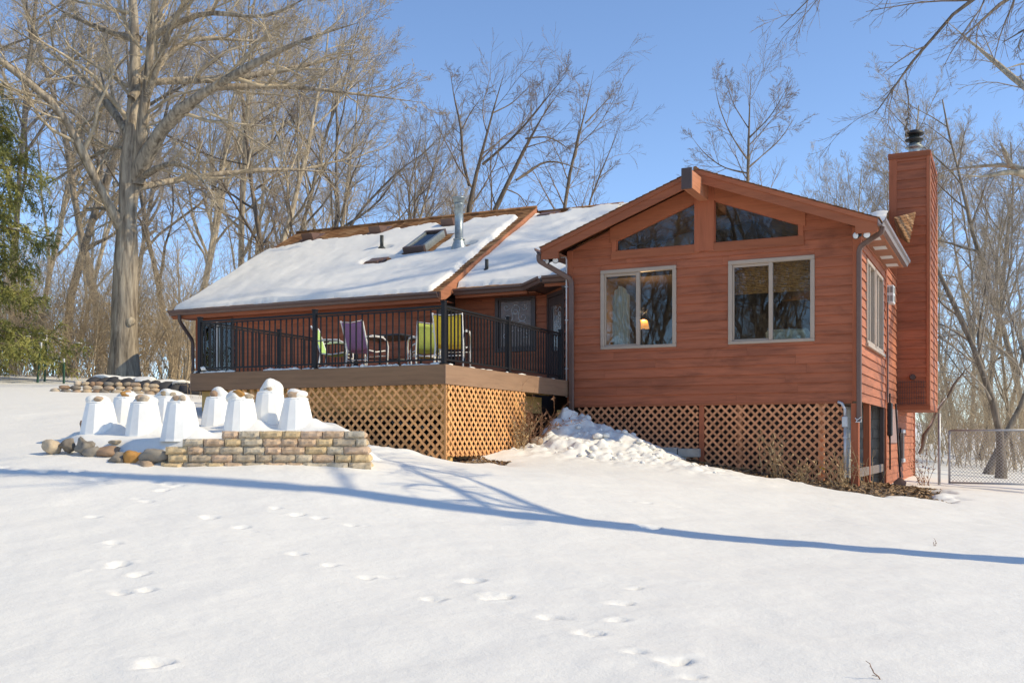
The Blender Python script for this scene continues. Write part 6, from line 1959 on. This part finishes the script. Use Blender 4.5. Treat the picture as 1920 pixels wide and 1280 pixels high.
# --- tall tree outside the right edge: its trunk throws the long shadow over the lawn, its low limbs hang into the sky
tx, ty = 5.0, 11.80
tz = gz(tx, ty)
rng = np.random.default_rng(52)
K = 14
P = np.zeros((1, K, 3)); p = np.array([0., 0., -.4]); d = np.array([0., 0., 1.])
for k in range(K):
    P[0, k] = p; p = p + d * 23.0 / (K - 1)
    d = unit(np.array([rng.normal() * .03, rng.normal() * .03, 1.0]))
R = (np.linspace(.27, .07, K))[None]
def wl(px, py, dep):
    q = at((px - 960) / 1950 * dep, dep); return (q[0] - tx, q[1] - ty, 1.6 + (826 - py) / 1950 * dep - tz)
TL = [[(0, 0, 7.6, .055), (*wl(2080, -120, 11.5), .05), (*wl(1880, -70, 11.6), .047), (*wl(1780, 8, 11.6), .045), (*wl(1738, 45, 11.5), .035), (*wl(1712, 110, 11.5), .026), (*wl(1695, 160, 11.4), .02), (*wl(1640, 215, 11.3), .008)],
      [(*wl(1697, 150, 11.4), .007), (*wl(1705, 190, 11.5), .006), (*wl(1698, 250, 11.6), .003)],
      [(0, 0, 8.3, .05), (*wl(1950, -180, 12.2), .048), (*wl(1720, -170, 12.6), .045), (*wl(1580, -90, 12.8), .028), (*wl(1510, -10, 12.8), .016), (*wl(1460, 55, 12.8), .005)],
      [(0, 0, 7.2, .05), (*wl(2000, -60, 10.6), .048), (*wl(1900, -40, 10.4), .045), (*wl(1850, 15, 10.3), .03), (*wl(1800, 75, 10.2), .008)],
      [(0, 0, 6.9, .05), (*wl(2050, 0, 10.0), .045), (*wl(1960, 10, 9.9), .04), (*wl(1915, 50, 9.8), .02), (*wl(1880, 80, 9.7), .006)]]
A = []; B_ = []
for l in TL:
    a = resample(l, 11); A.append(a[:, :3]); B_.append(a[:, 3])
Pl = np.stack(A); Rl = np.stack(B_)
G1, H1 = grow(P, R, 13, .42, .98, .16, 50, 9, .10, .05, rng, .22, .28)
a2, b2 = grow(G1, H1, 8, .2, .99, .40, 42, 6, .12, .03, rng, .3, .6)
a3, b3 = grow(a2, b2, 6, .15, .99, .45, 40, 4, .12, .02, rng, .4, .6, .005)
Rl[:, 4:] *= .6
c2, d2 = grow(Pl, Rl, 16, .42, 1.0, .17, 36, 8, .09, -.06, rng, .3, .6, .003, rk=.008)
c3, d3 = grow(c2, d2, 8, .12, 1.0, .45, 34, 5, .10, -.03, rng, .4, .6, .0024, rk=.006)
c4, d4 = grow(c3, d3, 4, .2, 1.0, .5, 34, 3, .09, -.03, rng, .5, .7, .002, rk=.006)
tree_thing('shade_tree', (tx, ty, tz), [(P, R, 12), (Pl, Rl, 7), (G1, H1, 6)], [(a2, b2, 4), (a3, b3, 3), (c2, d2, 4), (c3, d3, 3), (c4, d4, 3)], 'dark_bark', 'dark_twig',
           'tall tree outside the right edge whose twigs hang into the top right sky')

t = wood_tree(960, 40, 0, 3, 0, 'tall bare tree outside the right edge that dapples the roofs and side wall', None)
t.location = (8.8, 24.0, gz(8.8, 24.0)); t.scale = (1.0, 1.0, 1.25)

# --- far woods as one mass, thickets
rng = np.random.default_rng(61)
lv = []
for k in range(46):
    dep = rng.uniform(75, 125); lat = rng.uniform(-.62, .66) * dep
    x, y_ = at(lat, dep)
    tl, cl = generic_tree(rng.uniform(10, 15) * (1.0 if lat < 0 else .85), rng.uniform(.10, .2), 1000 + k, rng.uniform(28, 46), 11, .2, 6, 5, 0, .08)
    off = np.array([x, y_, float(base_z([x], [y_])[0]) + 6 * .5 * float(sstep(90, 400, np.array([math.hypot(x, y_)]))[0]) - .3])
    for (P, R, s) in tl + cl: lv.append((P + off, R * 1.3, 5 if s > 5 else 3))
V, Q = join_tubes(lv)
o = mesh_obj('far_woods', np_mesh('far_woods', V, Q, True), 'wood_twig')
tag(o, 'distant hazy mass of bare trees behind the house', 'woods', kind='stuff')
def thicket(name, label, areas, nst, H, seed, mat, r=.012):
    rng = np.random.default_rng(seed)
    lv = []
    for (px0, px1, d0, d1, frac, hh) in areas:
        n_ = int(nst * frac)
        dep = rng.uniform(d0, d1, n_); px = rng.uniform(px0, px1, n_)
        lat = (px - 960) / 1950 * dep
        xy = lat[:, None] * CR[None] + dep[:, None] * CF[None]
        z = base_z(xy[:, 0], xy[:, 1])
        K = 6
        P = np.empty((n_, K, 3)); P[:, 0] = np.stack([xy[:, 0], xy[:, 1], z - .1], -1)
        d = unit(np.stack([rng.normal(size=n_) * .3, rng.normal(size=n_) * .3, np.ones(n_)], -1))
        L = H * hh * rng.uniform(.4, 1.2, n_)
        for k in range(1, K):
            P[:, k] = P[:, k - 1] + d * (L / (K - 1))[:, None]
            d = unit(d + rng.normal(size=d.shape) * .16)
        R = np.linspace(1, .3, K)[None] * (r * rng.uniform(.6, 1.6, n_))[:, None]
        a2, b2 = grow(P, R, 6, .2, .98, .42, 42, 4, .16, .03, rng, .4, .7, .005)
        a3, b3 = grow(a2, b2, 4, .15, .98, .5, 42, 3, .16, .02, rng, .5, .7, .004)
        lv += [(P, R, 4), (a2, b2, 3), (a3, b3, 3)]
    V, Q = join_tubes(lv)
    o = mesh_obj(name, np_mesh(name, V, Q, True), mat)
    return tag(o, label, 'brush', kind='stuff')
thicket('brush_thicket', 'tan leafless brush along the edge of the woods at the left', [(-80, 360, 30, 40, .72, 1.25), (330, 900, 34, 48, .28, 1.6)], 1000, 3.4, 71, 'brush_tan')
thicket('brush_thicket', 'grey brown leafless brush beyond the fence at the right', [(1715, 2000, 34, 50, 1.0, 1.0)], 330, 4.6, 72, 'brush_tan')

# --- spruce at the left edge
sxp, syp = at((-150 - 960) / 1950 * 25.5, 25.5)
szp = gz(sxp, syp)
rng = np.random.default_rng(81)
sp = empty('spruce_tree', (sxp, syp, szp), 'weeping green spruce with drooping boughs at the left edge', 'tree')
MB().tube([(0, 0, -.3), (0, 0, 3), (.05, 0, 7), (0, 0, 11.5)], [.24, .2, .12, .02], 10).build('trunk', 'dark_bark', sp, local=True)
bv = []; br_ = []
tiers = [(.75, 3.7), (1.15, 3.4), (2.15, 3.1), (2.9, 2.8), (3.7, 3.3), (4.4, 2.6), (5.0, 3.0), (5.7, 2.4), (6.4, 2.4), (7.1, 2.2), (7.8, 1.9), (8.6, 1.6), (9.3, 1.2), (10.2, .8)]
for z, L in tiers:
    nb = 8
    for k in range(nb):
        az = k * 2 * math.pi / nb + rng.uniform(-.3, .3) + YAW + (0 if z > 1.3 else -.05)
        ll = L * rng.uniform(.8, 1.08)
        K = 9; tt = np.linspace(0, 1, K)
        rr_ = tt * ll; hz = z + .10 * np.sin(tt * 3.14) * ll - .28 * ll * tt ** 2 * .6 + .12 * ll * tt ** 4
        bend = rng.uniform(-.15, .15)
        bv.append(np.stack([np.cos(az + bend * tt) * rr_, np.sin(az + bend * tt) * rr_, hz], -1)); br_.append(np.linspace(.045, .008, K))
Pb = np.stack(bv); Rb = np.stack(br_)
# side sprays then hanging strands
S2, T2 = grow(Pb, Rb, 14, .22, .98, .26, 55, 5, .05, -.06, rng, .4, .5, .006, None, .75)
allP = np.concatenate([resample(b, 5)[None] for b in Pb]); 
H3, I3 = grow(np.concatenate([allP, S2]), np.concatenate([np.full((len(allP), 5), .02), T2]), 10, .2, 1.0, 1.0, 70, 5, .05, -.55, rng, .4, .8, .005, lenabs=.55)
V, Q = join_tubes([(Pb, Rb, 5), (S2, T2, 3)])
mesh_obj('boughs', np_mesh('boughs', V, Q, True), 'dark_bark', sp)
# needle sprays: small pointed leaves along every strand
def needles(P, n, ln, wd, rng):
    N_, K, _ = P.shape
    t = rng.uniform(0, 1, (N_, n)); f = t * (K - 1); i = np.clip(f.astype(int), 0, K - 2); fr = (f - i)[..., None]
    idx = np.arange(N_)[:, None]
    b = P[idx, i] * (1 - fr) + P[idx, i + 1] * fr
    T = unit(P[idx, i + 1] - P[idx, i])
    d = unit(T + .75 * rng.normal(size=T.shape) + np.array([0, 0, -.15]))
    s_ = unit(np.cross(d, rng.normal(size=d.shape))) * wd
    L = (ln * rng.uniform(.6, 1.3, (N_, n)))[..., None]
    V = np.stack([b - s_, b + s_, b + d * L], 2).reshape(-1, 3)
    return V, np.arange(len(V)).reshape(-1, 3)
V, Fx = needles(np.concatenate([H3]), 14, .11, .012, rng)
V2, F2 = needles(S2, 20, .11, .013, rng)
mesh_obj('needles', np_mesh('needles', np.concatenate([V, V2]), np.concatenate([Fx, F2 + len(V)])), 'needles', sp)
sv.clear(); sfc.clear()
spots = []
for b in (Pb[1], Pb[0], Pb[8], Pb[9], Pb[15], Pb[7], Pb[32], Pb[39], Pb[33]):
    for k in range(2, 9):
        if rng.uniform() < .5: spots.append((b[k][0], b[k][1], b[k][2] + .03, .11, .08, .025))
add_clumps(spots, 9)
tag(mesh_obj('bough_snow', np_mesh('bough_snow', np.array(sv), np.array(sfc), True), 'snow_chunky', sp), kind='stuff')

# ------------------------------------------------------------------ dry plants, leaves, twigs in the snow
def stalk_plant(name, x, y_, n_, H, spread, label, mat, seed, leafy=0.0, curve=.2):
    rng = np.random.default_rng(seed)
    z = max(gz(x, y_), soil_z(x, y_)) - .03
    p = empty(name, (x, y_, z), label, 'dry plant', 'dry plants around the house')
    K = 6
    P = np.zeros((n_, K, 3)); P[:, 0, :2] = rng.normal(size=(n_, 2)) * spread * .3
    d = unit(np.stack([rng.normal(size=n_) * .35, rng.normal(size=n_) * .35, np.ones(n_)], -1))
    L = H * rng.uniform(.5, 1.1, n_)
    for k in range(1, K):
        P[:, k] = P[:, k - 1] + d * (L / (K - 1))[:, None]; d = unit(d + rng.normal(size=d.shape) * curve)
    R = np.linspace(1, .4, K)[None] * rng.uniform(.003, .006, n_)[:, None]
    a2, b2 = grow(P, R, 4, .3, 1, .3, 45, 4, .2, -.02, rng, .5, .8, .0022)
    V, Q = join_tubes([(P, R, 4), (a2, b2, 3)])
    mesh_obj('stems', np_mesh('stems', V, Q, True), mat, p)
    if leafy:
        V, Fx = needles(np.concatenate([P, ]), int(leafy), .07, .016, rng)
        mesh_obj('dead_leaves', np_mesh('dead_leaves', V, Fx), mat, p)
    return p
stalk_plant('dry_plant', -3.75, 18.45, 16, .85, .25, 'dry tan stalks with curled leaves before the right lattice panel', 'dry_stalk', 1, 10)
stalk_plant('dry_plant', -3.3, 18.35, 14, .6, .3, 'low dry clump right of the tall stalks by the lattice', 'dry_stalk', 2, 8)
stalk_plant('dry_plant', -2.62, 18.35, 22, .75, .35, 'dry grass stalks at the foot of the sunroom corner post', 'dry_stalk', 3, 4, .1)
stalk_plant('dry_plant', -2.2, 18.7, 8, .9, .25, 'few bent straw stalks right of the corner post', 'dry_stalk', 4, 0, .08)
stalk_plant('dry_plant', -1.75, 24.6, 14, 1.0, .3, 'reddish dry shrub at the far end of the side wall', 'dry_red', 5, 6)
stalk_plant('dry_vine', -7.70, 16.75, 46, 1.15, .45, 'tangled dry vine on the right end of the deck lattice', 'dry_red', 6, 8, .3)
stalk_plant('dry_vine', -7.72, 16.35, 24, .7, .4, 'lower dry vine tangle with yellow bits by the deck lattice', 'dry_stalk', 7, 10, .3)
stalk_plant('dry_grass', -15.2, 16.6, 7, 1.0, .3, 'tall straw stalks beside the left corner of the house', 'dry_stalk', 8, 0, .06)
stalk_plant('dry_twig', -.57, 5.44, 1, .14, .02, 'single dry twig sticking out of the snow at the bottom right', 'dry_red', 9)
stalk_plant('dry_twig', -.69, 11.21, 2, .10, .02, 'small forked twig in the snow beyond the long shadow at right', 'dry_red', 10)
# fallen leaves on the bare strip
rng = np.random.default_rng(91)
n_ = 5200
xx = rng.uniform(-5.6, -.7, n_); yy = rng.uniform(17.2, 24.0, n_)
k = (BARE(xx, yy) > .45) & ((yy < 19.2) | (xx > -3.0))
xx, yy = xx[k], yy[k]
ex = rng.uniform(-7.9, -7.2, 500); ey = rng.uniform(13.85, 14.9, 500)
xx = np.concatenate([xx, ex]); yy = np.concatenate([yy, ey])
zz = np.maximum(ground_z(xx, yy), ground_z(xx, yy, False) + BARE(xx, yy) * .16 - .085 + .035 * fbm(xx, yy, .25, 3, 55)) + .012
m_ = len(xx)
d = unit(np.stack([rng.normal(size=m_), rng.normal(size=m_), rng.normal(size=m_) * .45], -1)); s_ = unit(np.cross(d, unit(np.stack([rng.normal(size=m_) * .4, rng.normal(size=m_) * .4, np.ones(m_)], -1))))
L = rng.uniform(.025, .06, m_)[:, None]; c0 = np.stack([xx, yy, zz], -1)
V = np.stack([c0 - d * L, c0 + s_ * L * .55 + np.array([0, 0, .008]), c0 + d * L, c0 - s_ * L * .55 + np.array([0, 0, .008])], 1).reshape(-1, 3)
o = mesh_obj('fallen_leaves', np_mesh('fallen_leaves', V, np.arange(len(V)).reshape(-1, 4)), 'leaf_litter')
tag(o, 'brown fallen leaves on the bare strip beside the sunroom', 'leaves', kind='stuff')
yl = MB()
yl.add([(-3.06, 18.72, 1.16), (-2.96, 18.70, 1.12), (-2.92, 18.72, 1.09), (-3.02, 18.73, 1.11)], [(0, 1, 2, 3)])
yl.add([(-3.06, 18.728, 1.16), (-2.96, 18.708, 1.12), (-2.92, 18.728, 1.09), (-3.02, 18.738, 1.11)], [(3, 2, 1, 0)])
tag(yl.build('yellow_leaf', 'yellow_leaf'), 'bright yellow leaf lying before the right lattice', 'leaf')
